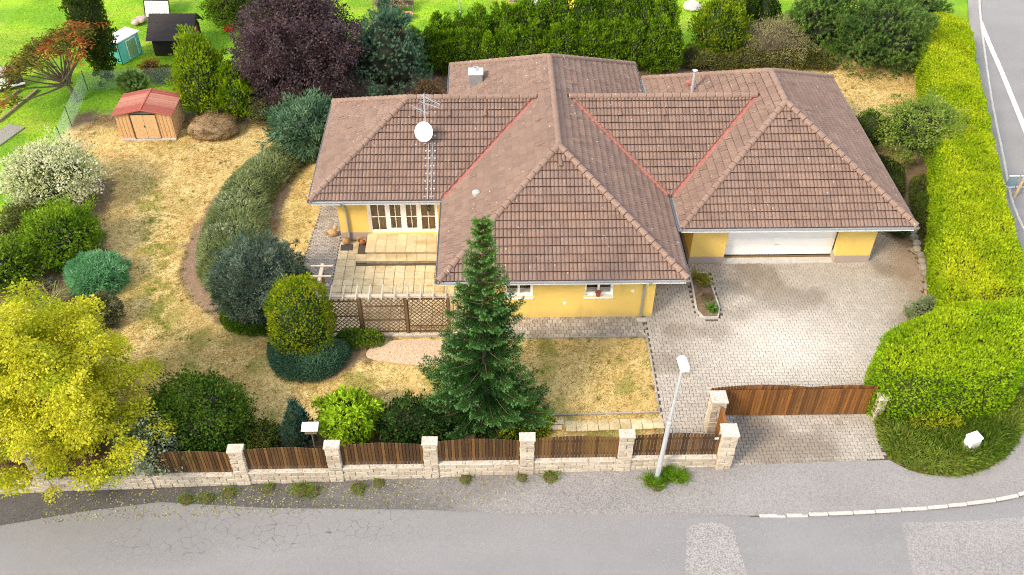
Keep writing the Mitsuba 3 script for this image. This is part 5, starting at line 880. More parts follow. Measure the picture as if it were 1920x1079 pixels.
# spreading junipers and mounds
def mound(name, label, cat, pts, H, w, n, L, W, c1, c2, seed, out=0.55, up=0.25, rnd=0.4, zo=0.0, fold=0.15, group=None, lump=0.25, cc=(0.03, 0.035, 0.018), f=1.0, flow=None, extra=None):
    """ground hugging shrub over a plan outline"""
    Pg = Polygon(smooth_poly(pts, 6)).buffer(0); k = thing(name, label, cat, group); x0, y0, x1, y1 = Pg.bounds; bd = Pg.exterior; shapely.prepare(Pg)
    def hgt(x, y):
        d = shapely.distance(shapely.points(x, y), bd)*shapely.contains_xy(Pg, x, y); s = np.clip(d/w, 0, 1); return H*np.sqrt(np.clip(1-(1-s)**2, 0, 1))*(1+lump*2*(meshkit.fbm(np.column_stack([x, y, 0*x])*1.3+seed, 3, seed)-0.5))
    X, Y = x0+(x1-x0)*rng.random(n*3), y0+(y1-y0)*rng.random(n*3); q = shapely.contains_xy(Pg, X, Y); X, Y = X[q][:n], Y[q][:n]
    near = shapely.distance(shapely.points(X, Y), bd) < w*0.35; X, Y = np.r_[X, X[near]], np.r_[Y, Y[near]]; e = 0.05; h0 = hgt(X, Y); gx_, gy_ = (hgt(X+e, Y)-hgt(X-e, Y))/(2*e), (hgt(X, Y+e)-hgt(X, Y-e))/(2*e); N = norm(np.column_stack([-gx_, -gy_, np.ones(len(X))])); N = norm(N*[1, 1, 1]+0*N)
    P = np.column_stack([X, Y, zf(X, Y)+zo+h0*(1-0.35*rng.random(len(X))**2)]); fl = np.zeros(3) if flow is None else np.asarray(flow, float); A = norm(N*out+np.array([0, 0, up])+fl+norm(np.column_stack([-gx_, -gy_, 0*gx_])+1e-6)*0.35+rnd*rng.normal(size=N.shape)); s_ = 0.7+0.6*rng.random(len(X)); C = col(c1, c2, P, len(P), f, 0.22, seed)
    if extra is not None: qq = rng.random(len(P)) < extra[0]*(meshkit.fbm(P*0.9, 2, 9) > extra[2]); C[qq] = np.asarray(extra[1])*(0.8+0.4*rng.random((qq.sum(), 1)))
    foliage(k, 'foliage', leaf_mesh(P, A, L*s_, W*s_, C, fold, N))
    st_ = 0.18; m = drape(Pg.buffer(-0.06), zo, st_); v = m[0]; v[:, 2] += hgt(v[:, 0], v[:, 1])*0.8-0.02; put('dark_core', (v, m[1]), 'm_vc', k, smooth=True, color=vnoise_col(v, cc, 0.5, 6)); return k  # inner sheet coloured dark to stand for shade between the leaves
mound('juniper_bank', 'long curved grey green juniper bank on the lawn left of the house', 'juniper', [(-7.5, 13.4), (-9.0, 11.9), (-10.1, 9.7), (-10.45, 6.6), (-10.1, 3.8), (-9.0, 2.2), (-7.8, 2.6), (-7.7, 5), (-7.9, 7.5), (-7.8, 9.5), (-6.9, 12.4)], 0.95, 1.2, 20000, 0.20, 0.035, (0.20, 0.26, 0.10), (0.36, 0.42, 0.19), 11, extra=(0.25, (0.60, 0.64, 0.46), 0.60))
shrub('blue_juniper', 'large spreading blue green juniper at the back corner of the left wing', 'juniper', (-6.75, 12.9, 1.15), (1.75, 1.5, 1.5), 11000, 0.26, 0.06, (0.075, 0.165, 0.09), (0.185, 0.31, 0.185), out=0.9, up=0.1, rnd=0.4, lump=0.24, freq=3, seed=12, depth=0.35, cc=(0.02, 0.03, 0.02))
shrub('round_dark_shrub', 'big round dark blue green shrub at the end of the juniper bank', 'shrub', (-7.05, 1.62, 1.45), (1.85, 1.75, 1.65), 16000, 0.17, 0.038, (0.06, 0.11, 0.07), (0.20, 0.27, 0.20), out=0.6, up=0.3, rnd=0.55, lump=0.08, seed=13, depth=0.2, cc=(0.02, 0.03, 0.02), use_n=False, cs=0.8, clump=0.08)
mound('low_green_shrub', 'bright low green shrub at the foot of the big round dark one', 'shrub', [(-8.6, 1.6), (-8.4, 0.6), (-7.6, 0.1), (-6.6, 0.1), (-6.0, 0.7), (-7, 1.3)], 0.42, 0.4, 3500, 0.12, 0.06, (0.10, 0.20, 0.02), (0.19, 0.31, 0.03), 14)
mound('juniper_skirt', 'low blue green juniper ring spreading round the golden thuja globe', 'juniper', [(-6.35, -0.1), (-6.3, -1.3), (-5.6, -2.1), (-4.4, -2.15), (-3.6, -1.5), (-3.5, -0.7), (-4.3, -0.5), (-5, -1.2), (-5.7, -0.8)], 0.52, 0.45, 7500, 0.16, 0.035, (0.06, 0.15, 0.09), (0.15, 0.29, 0.18), 15)
mound('trellis_shrub', 'small fresh green shrubs growing at the foot of the trellis', 'shrub', [(-3.9, -0.25), (-3.3, -0.05), (-2.4, -0.15), (-2.2, -0.5), (-2.9, -0.75), (-3.7, -0.65)], 0.55, 0.3, 1500, 0.11, 0.06, (0.10, 0.19, 0.02), (0.20, 0.30, 0.03), 16, lump=0.5)
shrub('mint_juniper', 'flat mint green juniper cushion at the lawn edge left', 'juniper', (-14.05, 3.3, 0.35), (1.1, 1.05, 0.72), 9000, 0.24, 0.028, (0.15, 0.39, 0.18), (0.29, 0.58, 0.30), out=0.7, up=0.15, rnd=0.3, lump=0.10, seed=17, depth=0.2, zmin=-0.4, cc=(0.03, 0.07, 0.045), use_n=False, clump=0.09)
shrub('grey_shrub', 'small grey green clipped shrub between the mint juniper and the maple', 'shrub', (-13.1, 1.0, 0.5), (0.8, 0.75, 0.65), 5500, 0.10, 0.035, (0.15, 0.165, 0.075), (0.25, 0.26, 0.14), lump=0.1, seed=18, depth=0.2, zmin=-0.7, use_n=False, clump=0.09)
shrub('variegated_dogwood', 'cream and green variegated shrub at the upper left', 'shrub', (-17.5, 8.8, 1.35), (2.1, 1.9, 1.5), 9500, 0.135, 0.075, (0.68, 0.70, 0.40), (0.88, 0.87, 0.62), out=0.7, up=0.35, rnd=0.5, lump=0.22, freq=3.2, seed=19, extra=(0.15, (0.24, 0.34, 0.08), 1.0), cc=(0.05, 0.06, 0.02))
shrub('rhododendron', 'glossy mid green shrub below the cream variegated one', 'shrub', (-15.85, 5.1, 1.05), (1.55, 1.45, 1.2), 7500, 0.15, 0.065, (0.12, 0.24, 0.018), (0.27, 0.42, 0.03), out=0.75, up=0.3, rnd=0.5, lump=0.28, freq=3.4, seed=20, cs=0.66)
shrub('rhododendron', 'glossy green shrub with a few white flowers cut by the left edge', 'shrub', (-17.6, 3.4, 0.9), (1.25, 1.2, 1.05), 5000, 0.15, 0.065, (0.11, 0.21, 0.018), (0.24, 0.38, 0.03), out=0.75, up=0.3, rnd=0.5, lump=0.28, freq=3.4, seed=21, cs=0.66, extra=(0.03, (0.8, 0.8, 0.76), 0.7))
shrub('olive_shrub', 'dull olive green shrub behind the glossy one at the left edge', 'shrub', (-17.9, 6.4, 0.7), (1.2, 1.0, 0.9), 4500, 0.11, 0.05, (0.10, 0.13, 0.03), (0.18, 0.21, 0.05), lump=0.3, seed=22)
shrub('variegated_shrub', 'white edged variegated shrub between the maple and the dark green bush', 'shrub', (-9.55, -5.55, 0.45), (1.1, 0.95, 1.15), 4200, 0.12, 0.065, (0.15, 0.22, 0.09), (0.30, 0.36, 0.20), out=0.6, up=0.3, rnd=0.6, lump=0.35, freq=3, seed=23, extra=(0.35, (0.62, 0.66, 0.50), 1.0), cs=0.55)
shrub('dark_green_bush', 'large dark green bush behind the fence right of the maple', 'shrub', (-8.1, -4.25, 0.45), (1.75, 1.55, 1.35), 13000, 0.11, 0.06, (0.06, 0.135, 0.02), (0.16, 0.27, 0.03), out=0.6, up=0.3, rnd=0.6, lump=0.22, freq=3.2, seed=24, depth=0.35)
shrub('low_dark_shrub', 'low dark shrub between the dark green bush and the cone juniper', 'shrub', (-6.1, -4.7, -0.30), (0.75, 0.6, 0.5), 2600, 0.10, 0.05, (0.05, 0.09, 0.02), (0.13, 0.16, 0.03), lump=0.3, seed=25)
shrub('laurel', 'bright light green round laurel behind the fence beside the bird table', 'shrub', (-3.0, -4.4, 0.42), (1.05, 0.95, 1.0), 5200, 0.15, 0.075, (0.17, 0.34, 0.016), (0.42, 0.60, 0.035), out=0.6, up=0.4, rnd=0.55, lump=0.12, freq=3, seed=26, cs=0.68)
shrub('dark_laurel', 'dark green laurel behind the fence between the light one and the spruce', 'shrub', (-0.9, -4.5, 0.2), (1.15, 0.9, 0.85), 5200, 0.12, 0.06, (0.032, 0.085, 0.022), (0.085, 0.16, 0.035), out=0.6, up=0.4, rnd=0.55, lump=0.2, freq=3, seed=27, cs=0.68)
shrub('spurge_clump', 'yellow green flowering clump at the right foot of the spruce', 'shrub', (3.2, -4.4, -0.05), (0.75, 0.6, 0.55), 2800, 0.13, 0.05, (0.13, 0.24, 0.02), (0.22, 0.33, 0.02), out=0.6, up=0.5, rnd=0.5, lump=0.25, seed=28, extra=(0.25, (0.60, 0.56, 0.03), 0.8))
shrub('spurge_clump', 'small clump with yellow flowers just left under the spruce boughs', 'shrub', (2.45, -5.1, -0.2), (0.45, 0.4, 0.42), 1200, 0.13, 0.045, (0.12, 0.22, 0.02), (0.26, 0.30, 0.02), out=0.6, up=0.5, rnd=0.5, lump=0.25, seed=29, extra=(0.4, (0.62, 0.54, 0.03), 0.8))
shrub('cherry_laurel', 'dense green shrub at the top edge right of the black shed', 'shrub', (-13.0, 27.0, 1.2), (1.9, 1.6, 1.5), 7500, 0.15, 0.075, (0.075, 0.145, 0.015), (0.17, 0.26, 0.025), lump=0.25, freq=3, seed=30)
k = shrub('brown_shrub', 'greyish brown twiggy round shrub behind the garage roof', 'shrub', (17.9, 22.1, 1.0), (2.15, 1.7, 1.15), 9500, 0.14, 0.03, (0.24, 0.22, 0.12), (0.44, 0.42, 0.22), out=0.7, up=0.4, rnd=0.5, lump=0.16, seed=31, cc=(0.07, 0.055, 0.035), use_n=False)
mound('olive_border', 'strip of dull olive bushes behind the garage at the hedge foot', 'shrub', [(12.8, 20.8), (14.2, 20.4), (16.2, 20.6), (18.5, 20.6), (20.6, 20.4), (20.8, 21.4), (18, 21.6), (15, 22.0), (12.7, 21.9)], 0.85, 0.5, 8000, 0.15, 0.05, (0.115, 0.125, 0.03), (0.22, 0.235, 0.06), 32, lump=0.6)
shrub('climbing_shrub', 'loose light green shrub leaning over the yellow hedge', 'shrub', (22.3, 12.0, 1.6), (1.85, 1.6, 1.5), 9500, 0.13, 0.055, (0.14, 0.25, 0.035), (0.34, 0.44, 0.10), out=0.8, up=0.2, rnd=0.6, lump=0.3, freq=3.2, seed=33, cs=0.62, depth=0.4)
shrub('ball_shrub', 'small dense dark green ball shrub beside the garage roof', 'shrub', (20.35, 12.9, 1.0), (0.9, 0.85, 1.0), 5000, 0.07, 0.04, (0.06, 0.125, 0.012), (0.135, 0.225, 0.02), lump=0.06, seed=34, depth=0.15, cs=0.82, clump=0.09)
shrub('variegated_spindle', 'small white green variegated shrub against the yellow hedge by the driveway', 'shrub', (18.75, 0.45, 0.5), (0.65, 0.6, 0.65), 3600, 0.09, 0.04, (0.22, 0.29, 0.13), (0.48, 0.52, 0.33), lump=0.15, seed=35)
mound('ground_cover', 'ivy like bank of green and brown plants below the yellow hedge', 'ground cover', [(21.6, 9.8), (20.75, 7.2), (20.3, 4.8), (20.0, 2.9), (19.4, 1.5), (19.9, 0.9), (20.9, 3.2), (21.7, 6.4), (22.6, 9.4)], 0.45, 0.35, 6500, 0.13, 0.05, (0.085, 0.145, 0.02), (0.20, 0.19, 0.05), 36, lump=0.5, f=0.8)
mound('shade_cover', 'dark green low plants on the soil between the garage and the hedge', 'ground cover', [(19.2, 11.6), (19.05, 8.8), (19.1, 6.6), (19.9, 5.6), (20.3, 7.4), (21.2, 9.8), (21.4, 11.2), (20.3, 11.7)], 0.35, 0.4, 5000, 0.13, 0.05, (0.05, 0.10, 0.018), (0.14, 0.17, 0.04), 45, lump=0.8, f=0.9)
bank = thing('rock_edging', 'row of rough stones edging the bank beside the driveway', 'rocks')
for i in range(14): t = i/13; x, y = 20.55-0.75*t+0.06*rng.normal(), 7.6-5.2*t; m = blob((x, y, 0.1), 0.16+0.05*rng.random(), 50+i, sz=0.8, a=0.15); put('stone', m, 'm_vc', bank, smooth=True, color=np.array((0.27, 0.24, 0.20))*(0.7+0.5*rng.random()))
mound('cotoneaster', 'low arching green ground cover around the white utility cabinet', 'ground cover', [(15.45, -4.4), (15.3, -5.6), (15.9, -6.55), (17.3, -6.85), (18.7, -6.4), (19.9, -5.4), (20.9, -4.0), (20.4, -3.2), (18, -4.2), (16.4, -3.9)], 0.45, 0.4, 15000, 0.22, 0.035, (0.10, 0.18, 0.02), (0.24, 0.32, 0.05), 37, out=0.35, up=0.25, rnd=0.55, cc=(0.03, 0.035, 0.015))
shrub('yellow_sprout', 'small yellow green shoots between the hedge and the utility cabinet', 'shrub', (17.2, -4.95, 0.45), (0.95, 0.35, 0.32), 900, 0.13, 0.05, (0.26, 0.33, 0.02), (0.42, 0.43, 0.03), lump=0.4, seed=38, cs=0, stem=False)
shrub('dry_shrub', 'brown withered shrub in the dark gap left of the house back', 'shrub', (-1.2, 16.6, 0.8), (0.9, 0.7, 0.9), 2400, 0.11, 0.045, (0.13, 0.085, 0.05), (0.24, 0.14, 0.08), lump=0.3, seed=39)
shrub('flower_shrub', 'cream pink shrub behind the top of the blue pine', 'shrub', (-4.2, 28.3, 0.6), (0.95, 0.8, 0.75), 2600, 0.13, 0.06, (0.42, 0.32, 0.22), (0.60, 0.48, 0.36), lump=0.3, seed=40)
shrub('leafy_plant', 'big leaved green plant at the foot of the columnar conifer', 'plant', (-17.1, 18.9, 0.35), (0.55, 0.5, 0.5), 260, 0.32, 0.20, (0.14, 0.24, 0.05), (0.28, 0.40, 0.12), out=0.6, up=0.4, rnd=0.4, lump=0.3, seed=41, cs=0.4)
shrub('rust_shrub', 'rusty orange shrub in front of the turquoise cabin', 'shrub', (-16.6, 20.6, 0.4), (0.5, 0.45, 0.5), 1300, 0.09, 0.05, (0.34, 0.19, 0.04), (0.46, 0.26, 0.05), lump=0.35, seed=42)
mound('herb_border', 'olive and green herb border along the wire fence', 'plants', [(-16.3, 19.7), (-15.0, 19.5), (-13.6, 19.6), (-13.4, 20.5), (-14.8, 20.9), (-16.2, 20.8)], 0.42, 0.4, 4200, 0.13, 0.05, (0.12, 0.16, 0.03), (0.26, 0.25, 0.06), 43, lump=0.7)
shrub('privet', 'dark shrub hiding the trunk of the purple tree', 'shrub', (-9.3, 15.4, 0.55), (1.0, 0.6, 0.75), 2200, 0.09, 0.05, (0.10, 0.12, 0.04), (0.24, 0.22, 0.09), lump=0.35, seed=44)
# red leaved small tree
k = thing('sumac_tree', 'small umbrella shaped tree with orange red leaves on the green lawn', 'tree')
b0 = np.array([-19.75, 17.75, 0.0]); put('trunk', tube([b0-[0, 0, 0.1], b0+[-0.05, 0.02, 0.55], b0+[-0.25, 0.1, 1.0]], [0.13, 0.10, 0.085], 8), 'm_vc', k, smooth=True, color=(0.12, 0.095, 0.07))
mm = []
for i in range(54):
    u = rng.random(); x, y = -22.6+4.7*u, 17.9+1.15*rng.normal(); z = 1.55+2.35*math.sqrt(min(1, u*1.25))*(0.92+0.12*rng.random())-0.28*abs(y-17.9); e = np.array([x, y, z])
    if i < 26:
        p0 = b0+[-0.25+0.15*rng.normal(), 0.1+0.1*rng.normal(), 0.95]; t = np.linspace(0, 1, 8)[:, None]; mid = (p0+e)/2+np.array([0, 0, -0.15])+0.12*rng.normal(size=3); put('limb', tube((1-t)**2*p0+2*t*(1-t)*mid+t*t*(e-[0, 0, 0.1]), np.linspace(0.055, 0.018, 8), 6), 'm_vc', k, smooth=True, color=(0.14, 0.11, 0.08))
    q = 82; a = rng.random(q)*2*np.pi; A = norm(np.column_stack([np.cos(a), np.sin(a), -0.1+0.35*rng.normal(size=q)])); red = rng.random() < 0.12+0.5*(u > 0.5); P = e+0.22*rng.normal(size=(q, 3))*[1, 1, 0.6]
    c1, c2 = ((0.36, 0.10, 0.03), (0.42, 0.20, 0.06)) if red else ((0.10, 0.12, 0.025), (0.24, 0.20, 0.05)); s_ = 0.7+0.6*rng.random(q); mm.append(leaf_mesh(P, A, 0.30*s_, 0.075*s_, col(c1, c2, P, q, 2, 0.25, 3), 0.2, np.tile([0, 0, 1.0], (q, 1))))
foliage(k, 'leaves', mjoin(mm))
# yellow clipped hedge along the side road
hk = thing('clipped_hedge', 'long clipped bright yellow green hedge along the side road', 'hedge'); hb = thing('rounded_hedge_bush', 'greener rounded hedge bush at the near end beside the gate', 'hedge')
def crease(x, y): return y+0.55-0.42*(x-18.7)*(x < 18.7)-0.10*(x-18.7)*(x >= 18.7)
HP = Polygon(smooth_poly([(15.35, -4.55), (15.2, -3.5), (15.9, -2.3), (17.1, -1.5), (18.2, -0.9), (18.9, 0.2), (20.2, 4.2), (21.8, 8.3), (23.0, 12.0), (24.1, 16.0), (26.0, 21.9), (27.2, 23.6), (28.8, 22.6), (27.3, 17.5), (25.9, 12.8), (24.6, 8.6), (23.4, 4.2), (22.4, 0.8), (21.4, -1.6), (20.5, -3.4), (19.6, -4.5), (17.5, -4.85)], 6)).buffer(0)
def hh_(x, y): return 1.95+0.45*sm(1.5, -2.0, y)+0.22*(meshkit.fbm(np.column_stack([x, y, 0*x])*0.7, 3, 4)-0.5)*2-0.50*np.exp(-(crease(x, y)/0.30)**2)
RS = 0.42
shapely.prepare(HP); x0, y0, x1, y1 = HP.bounds; X, Y = x0+(x1-x0)*rng.random(330000), y0+(y1-y0)*rng.random(330000); q = shapely.contains_xy(HP, X, Y); X, Y = X[q], Y[q]; d = shapely.distance(shapely.points(X, Y), HP.exterior)
H = hh_(X, Y); s = np.clip(d/RS, 0, 1); Z = H-RS+RS*np.sqrt(np.clip(1-(1-s)**2, 0, 1)); e = 0.06; dd = lambda x, y: shapely.distance(shapely.points(x, y), HP.exterior); gx_, gy_ = (dd(X+e, Y)-dd(X-e, Y))/(2*e), (dd(X, Y+e)-dd(X, Y-e))/(2*e); N = norm(np.column_stack([-gx_*(1-s), -gy_*(1-s), 0.15+s]))
P1 = np.column_stack([X, Y, Z])
per = HP.exterior; nS = 46000; t = rng.random(nS)*per.length; c_ = shapely.get_coordinates(shapely.line_interpolate_point(per, t)); c2_ = shapely.get_coordinates(shapely.line_interpolate_point(per, t+0.05)); tn = norm(c2_-c_); out_ = np.column_stack([tn[:, 1], -tn[:, 0]])*(1 if per.is_ccw else -1); zt = hh_(c_[:, 0], c_[:, 1])-RS; zz = rng.random(nS)*(zt+0.12)+0.05
P2 = np.column_stack([c_+out_*(0.05*np.sin(zz*3)[:, None]-0.12*(1-np.clip(zz/0.5, 0, 1))[:, None]), zz+zf(c_[:, 0], c_[:, 1])]); N2 = np.column_stack([out_, 0.1+0*zz]); keep = rng.random(len(P1)) < 135000/len(P1); P = np.vstack([P1[keep], P2]); N = norm(np.vstack([N[keep], N2]))
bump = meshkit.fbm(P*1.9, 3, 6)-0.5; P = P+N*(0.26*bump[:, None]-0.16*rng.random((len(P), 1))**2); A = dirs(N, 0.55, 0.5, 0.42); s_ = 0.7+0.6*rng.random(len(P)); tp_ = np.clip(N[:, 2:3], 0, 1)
C = col((0.34, 0.48, 0.014), (0.58, 0.66, 0.028), P, len(P), 0.9, 0.2, 5)*(0.0+1.0)*np.array([1, 1, 1]); C = C*(1-0.25*(rng.random((len(P), 1)) < 0.15)); young = meshkit.fbm(P*0.5, 2, 8)[:, None]; C = C*(1-0.0)+np.array((0.03, 0.015, 0))*np.clip((young-0.5)*4, -0.6, 1)
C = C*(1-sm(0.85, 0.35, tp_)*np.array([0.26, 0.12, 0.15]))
hole = meshkit.noise(P*2.6, 12) < 0.16; P = P-N*(0.12*hole[:, None])
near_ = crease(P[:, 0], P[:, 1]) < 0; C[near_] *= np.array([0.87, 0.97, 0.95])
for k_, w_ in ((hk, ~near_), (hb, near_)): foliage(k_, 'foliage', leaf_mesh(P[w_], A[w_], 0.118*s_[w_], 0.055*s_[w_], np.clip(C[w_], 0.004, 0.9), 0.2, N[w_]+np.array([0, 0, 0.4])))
near_poly = Polygon([(13, -6), (23.5, -6), (23.5, -0.07), (18.7, -0.55), (13, -2.95)])
for k_, Pg_ in ((hk, HP.buffer(-0.22).difference(near_poly)), (hb, HP.buffer(-0.22).intersection(near_poly))):
    for ci in getattr(Pg_, 'geoms', [Pg_]):
        m = drape(ci, 0, 0.4); v = m[0].copy(); v[:, 2] = hh_(v[:, 0], v[:, 1])-0.24; ring_ = np.array(ci.exterior.coords); rz_ = hh_(ring_[:, 0], ring_[:, 1])-0.24; n_ = len(ring_); wv = np.vstack([np.column_stack([ring_, 0*rz_-0.1]), np.column_stack([ring_, rz_])]); i = np.arange(n_-1)
        put('dark_core', join([(v, m[1]), (wv, np.vstack([np.stack([i, i+1, i+1+n_], 1), np.stack([i, i+1+n_, i+n_], 1)]))]), 'm_vc', k_, color=(0.06, 0.075, 0.012))  # solid inner shell, its dark colour standing for shade in the hedge gaps
# compost, planter plants, grasses
m = blob((-11.9, 14.6, 0.28), 1.05, 61, sx=1.15, sy=0.85, sz=0.55, a=0.22); ch = thing('compost_heap', 'heap of dry brown garden cuttings beside the metal shed', 'compost heap'); put('heap', m, 'm_vc', ch, smooth=True, color=vnoise_col(m[0], (0.26, 0.18, 0.10), 0.5, 5))
P, N = crown(4200, (-11.9, 14.6, 0.28), (1.2, 0.9, 0.62), 0.2, 2.5, 61, 0.15, -0.4); foliage(ch, 'dry_stalks', blade_mesh(P, dirs(N, 0.15, 0.05, 0.8), 0.24, 0.022, col((0.22, 0.14, 0.075), (0.42, 0.30, 0.16), P, len(P), 1.5, 0.3, 3)))
def grass_clump(name, label, x, y, z, n, L, W, c1, c2, spread=0.15, lean=0.6, cat='plant', group=None):
    k = thing(name, label, cat, group); a = rng.random(n)*2*np.pi; ln = lean*(0.3+0.9*rng.random(n)); P = np.column_stack([x+spread*rng.normal(size=n), y+spread*rng.normal(size=n), np.full(n, z)]); A = norm(np.column_stack([np.cos(a)*ln, np.sin(a)*ln, np.ones(n)])); s_ = 0.6+0.7*rng.random(n); C = col(c1, c2, P, n, 3, 0.2, 1)
    m1 = leaf_mesh(P, A, L*s_, W, C, 0.1, None, 0.6); B = norm(A*[1.6, 1.6, 0.35]); m2 = leaf_mesh(P+A*(L*s_*0.85)[:, None], B, L*s_*0.55, W*0.8, C, 0.1, None, 0.3); foliage(k, 'blades', mjoin([m1, m2])); put('crown', blob((x, y, z+0.02), spread*1.3+0.04, 3, sz=0.4), 'm_vc', k, smooth=True, color=(0.10, 0.08, 0.04)); return k
grass_clump('yellow_tuft', 'yellow green spiky plant at the back end of the planter bed', 10.4, 3.05, 0.06, 90, 0.34, 0.035, (0.24, 0.26, 0.03), (0.42, 0.36, 0.06), 0.12, 1.0); grass_clump('yellow_tuft', 'yellow green spiky plant second from the back of the planter bed', 10.6, 2.7, 0.06, 90, 0.32, 0.035, (0.20, 0.24, 0.03), (0.38, 0.34, 0.06), 0.12, 1.0)
grass_clump('brown_tuft', 'thin brownish plant in the middle of the planter bed', 10.55, 1.9, 0.06, 40, 0.28, 0.02, (0.16, 0.14, 0.05), (0.24, 0.18, 0.08), 0.14, 1.2); grass_clump('hosta', 'broad leaved green plant at the front end of the planter bed', 10.62, 1.15, 0.06, 46, 0.26, 0.08, (0.08, 0.22, 0.03), (0.16, 0.32, 0.05), 0.08, 1.0)
grass_clump('ornamental_grass', 'arching pale green grass clump behind the maple', -15.4, 1.75, 0.0, 130, 0.75, 0.035, (0.26, 0.29, 0.10), (0.46, 0.44, 0.20), 0.22, 0.8); grass_clump('red_grass', 'reddish brown grass clump in the bed at the left', -16.4, 2.3, 0.0, 260, 0.55, 0.02, (0.22, 0.11, 0.075), (0.36, 0.20, 0.13), 0.3, 0.9)
grass_clump('iris_clump', 'green strap leaved clump left of the maple crown', -16.4, -0.9, -0.05, 90, 0.7, 0.05, (0.13, 0.20, 0.06), (0.26, 0.34, 0.12), 0.25, 0.7); grass_clump('white_daisies', 'small white green plant at the edge of the dark bed', -16.0, 3.0, 0.0, 60, 0.25, 0.05, (0.3, 0.36, 0.2), (0.55, 0.58, 0.45), 0.12, 1.0)
for i, (x, y, L_, n_) in enumerate(((7.15, -6.75, 0.20, 150), (7.35, -6.95, 0.20, 110), (7.75, -6.6, 0.24, 240), (8.15, -6.65, 0.22, 220))): grass_clump('lamp_weed', 'lush green weeds around the foot of the street lamp', x, y, float(zf(x, y))+0.03, n_, L_, 0.035, (0.10, 0.24, 0.012), (0.20, 0.38, 0.02), 0.13, 1.0, 'weeds', 'weeds around the street lamp foot')
for i, (x, y, s_) in enumerate(((3.85, -6.42, 1.0), (1.0, -6.38, 0.6), (2.9, -6.4, 0.4), (-2.6, -6.6, 0.9), (-1.9, -6.4, 0.5), (-4.5, -6.6, 1.2), (-4.1, -6.65, 1.0), (-5.6, -6.45, 0.5), (-6.9, -6.6, 0.7), (-7.6, -6.75, 0.7), (-8.3, -6.8, 0.7))): grass_clump('wall_weed', 'small green weed tuft at the foot of the fence wall', x, y, float(zf(x, y))+0.03, int(60*s_)+40, 0.08+0.10*s_, 0.03, (0.12, 0.23, 0.015), (0.23, 0.35, 0.02), 0.06+0.09*s_, 1.1, 'weeds', 'weed tufts along the fence wall')
# lawn: dry grass, green grass, fallen leaves
def scatter(poly, n): shapely.prepare(poly); a, b, c, d = poly.bounds; X, Y = a+(c-a)*rng.random(n), b+(d-b)*rng.random(n); q = shapely.contains_xy(poly, X, Y); return X[q], Y[q]
paved = shapely.union_all([drive_poly, walk_poly, path_poly, terr_poly, sbox(-4.5, 4, 0.9, 6), planter_poly, grav, walls_plan, bedl.buffer(-0.25), bedf.buffer(-0.25), bedr.buffer(-0.1), mulch.buffer(-0.2), bedm.buffer(-0.15)])
lawn = shapely.union_all([Polygon([(-19.3, -4.5), (-19.0, 14), (-18.2, 16.2), (-12.8, 16.0), (-9, 15.2), (-4.7, 14.2), (-4.7, 0.1), (0.6, -0.2), (7.85, -0.2), (7.85, -5.9), (-19, -5.9)]), Polygon([(15.2, 15), (24.5, 15), (25.5, 21), (15.2, 20.8)]), Polygon([(17.9, 8), (21, 8), (23, 15), (17.9, 15)])]).difference(paved)
X, Y = scatter(lawn, 330000); n = len(X); a = rng.random(n)*np.pi*2+0.0; cl = meshkit.fbm(np.column_stack([X, Y, 0*X])*1.7, 3, 3); th = 2.6*cl*np.pi; a = 0.55*a+th; A = norm(np.column_stack([np.cos(a), np.sin(a), 0.12+0.35*rng.random(n)])); P = np.column_stack([X, Y, zf(X, Y)-0.028])
gm = meshkit.fbm(np.column_stack([X*0.75+4, Y*0.75, 0*X+5]), 3, 6); lane = np.exp(-((X+13.6-0.33*(9-Y))/0.8)**2)*(Y > 0)*(Y < 11); C = col((0.46, 0.32, 0.11), (0.74, 0.60, 0.29), P, n, 0.9, 0.25, 6); qg = rng.random(n) < 0.06+0.5*lane+0.45*sm(0.55, 0.7, gm)*(Y < 2.5)+0.22*(X > 3)*(Y < 0)*(Y > -4); C[qg] = np.array((0.22, 0.26, 0.03))*(0.7+0.6*rng.random((qg.sum(), 1)))
m = blade_mesh(P, A, 0.10+0.14*rng.random(n), 0.016, C)
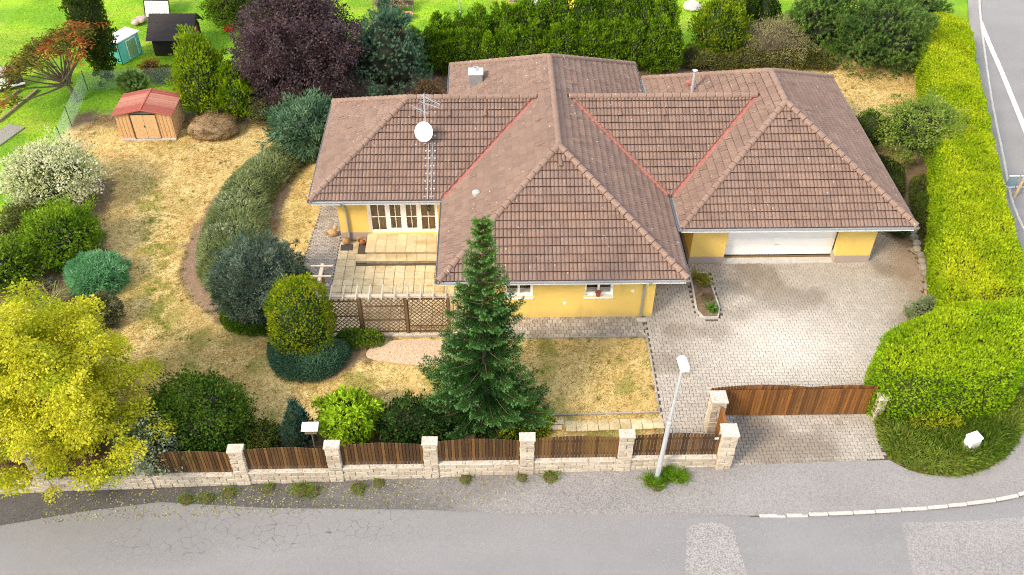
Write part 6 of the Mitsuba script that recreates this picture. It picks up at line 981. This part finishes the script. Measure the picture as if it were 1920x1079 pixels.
tx, ty = scatter(lawn, 5200); edge_ = shapely.distance(shapely.points(tx, ty), lawn.boundary); kp = rng.random(len(tx)) < np.where(edge_ < 0.25, 0.85, 0.16); tx, ty = tx[kp], ty[kp]; nb = 16; i_ = np.repeat(np.arange(len(tx)), nb); X, Y = tx[i_]+0.05*rng.normal(size=len(i_)), ty[i_]+0.05*rng.normal(size=len(i_)); A = norm(np.column_stack([rng.normal(size=(len(i_), 2))*0.6, np.ones(len(i_))])); gr = (rng.random(len(tx)) < 0.55)[i_][:, None]; C = np.where(gr, (0.20, 0.26, 0.03), (0.50, 0.36, 0.13))*(0.6+0.7*rng.random((len(i_), 1)))
m = mjoin([m, blade_mesh(np.column_stack([X, Y, zf(X, Y)-0.03]), A, 0.09+0.11*rng.random(len(i_)), 0.018, C)]); scene_key = put('dry_grass', (m[0], m[1]), 'm_leaf', color=m[2], kind='stuff'); labels[scene_key].update(label='dry straw coloured lawn grass around the house', category='grass')
gl = shapely.union_all([Polygon([(-27, 8), (-19.4, 8), (-19.6, 14), (-19.2, 16.5), (-13, 16.6), (-12, 19), (-9, 22.6), (13, 22.8), (20, 24), (24, 31), (-27, 31)])]); X, Y = scatter(gl, 150000); n = len(X); P = np.column_stack([X, Y, zf(X, Y)-0.028]); A = norm(np.column_stack([rng.normal(size=(n, 2))*0.6, np.ones(n)])); C = col((0.17, 0.36, 0.010), (0.36, 0.55, 0.018), P, n, 0.7, 0.2, 8)
m = blade_mesh(P, A, 0.05+0.09*rng.random(n), 0.022, C); scene_key = put('green_grass', (m[0], m[1]), 'm_leaf', color=m[2], kind='stuff'); labels[scene_key].update(label='bright green mown grass of the gardens behind', category='grass')
X = np.r_[-13+16*rng.random(700)**1.3, -8+7*rng.random(300)]; Y = -6.35-1.1*rng.random(1000)**1.2; P = np.column_stack([X, Y, zf(X, Y)+0.03]); A = norm(np.column_stack([rng.normal(size=(1000, 2)), 0.15*rng.random(1000)])); m = leaf_mesh(P, A, 0.07, 0.05, col((0.45, 0.42, 0.12), (0.55, 0.50, 0.25), P, 1000, 1, 0.3, 2), 0.1, np.tile([0, 0, 1.0], (1000, 1))); scene_key = put('fallen_leaves', (m[0], m[1]), 'm_leaf', color=m[2], kind='stuff'); labels[scene_key].update(label='pale fallen leaves scattered on the dark pavement by the fence', category='leaves')
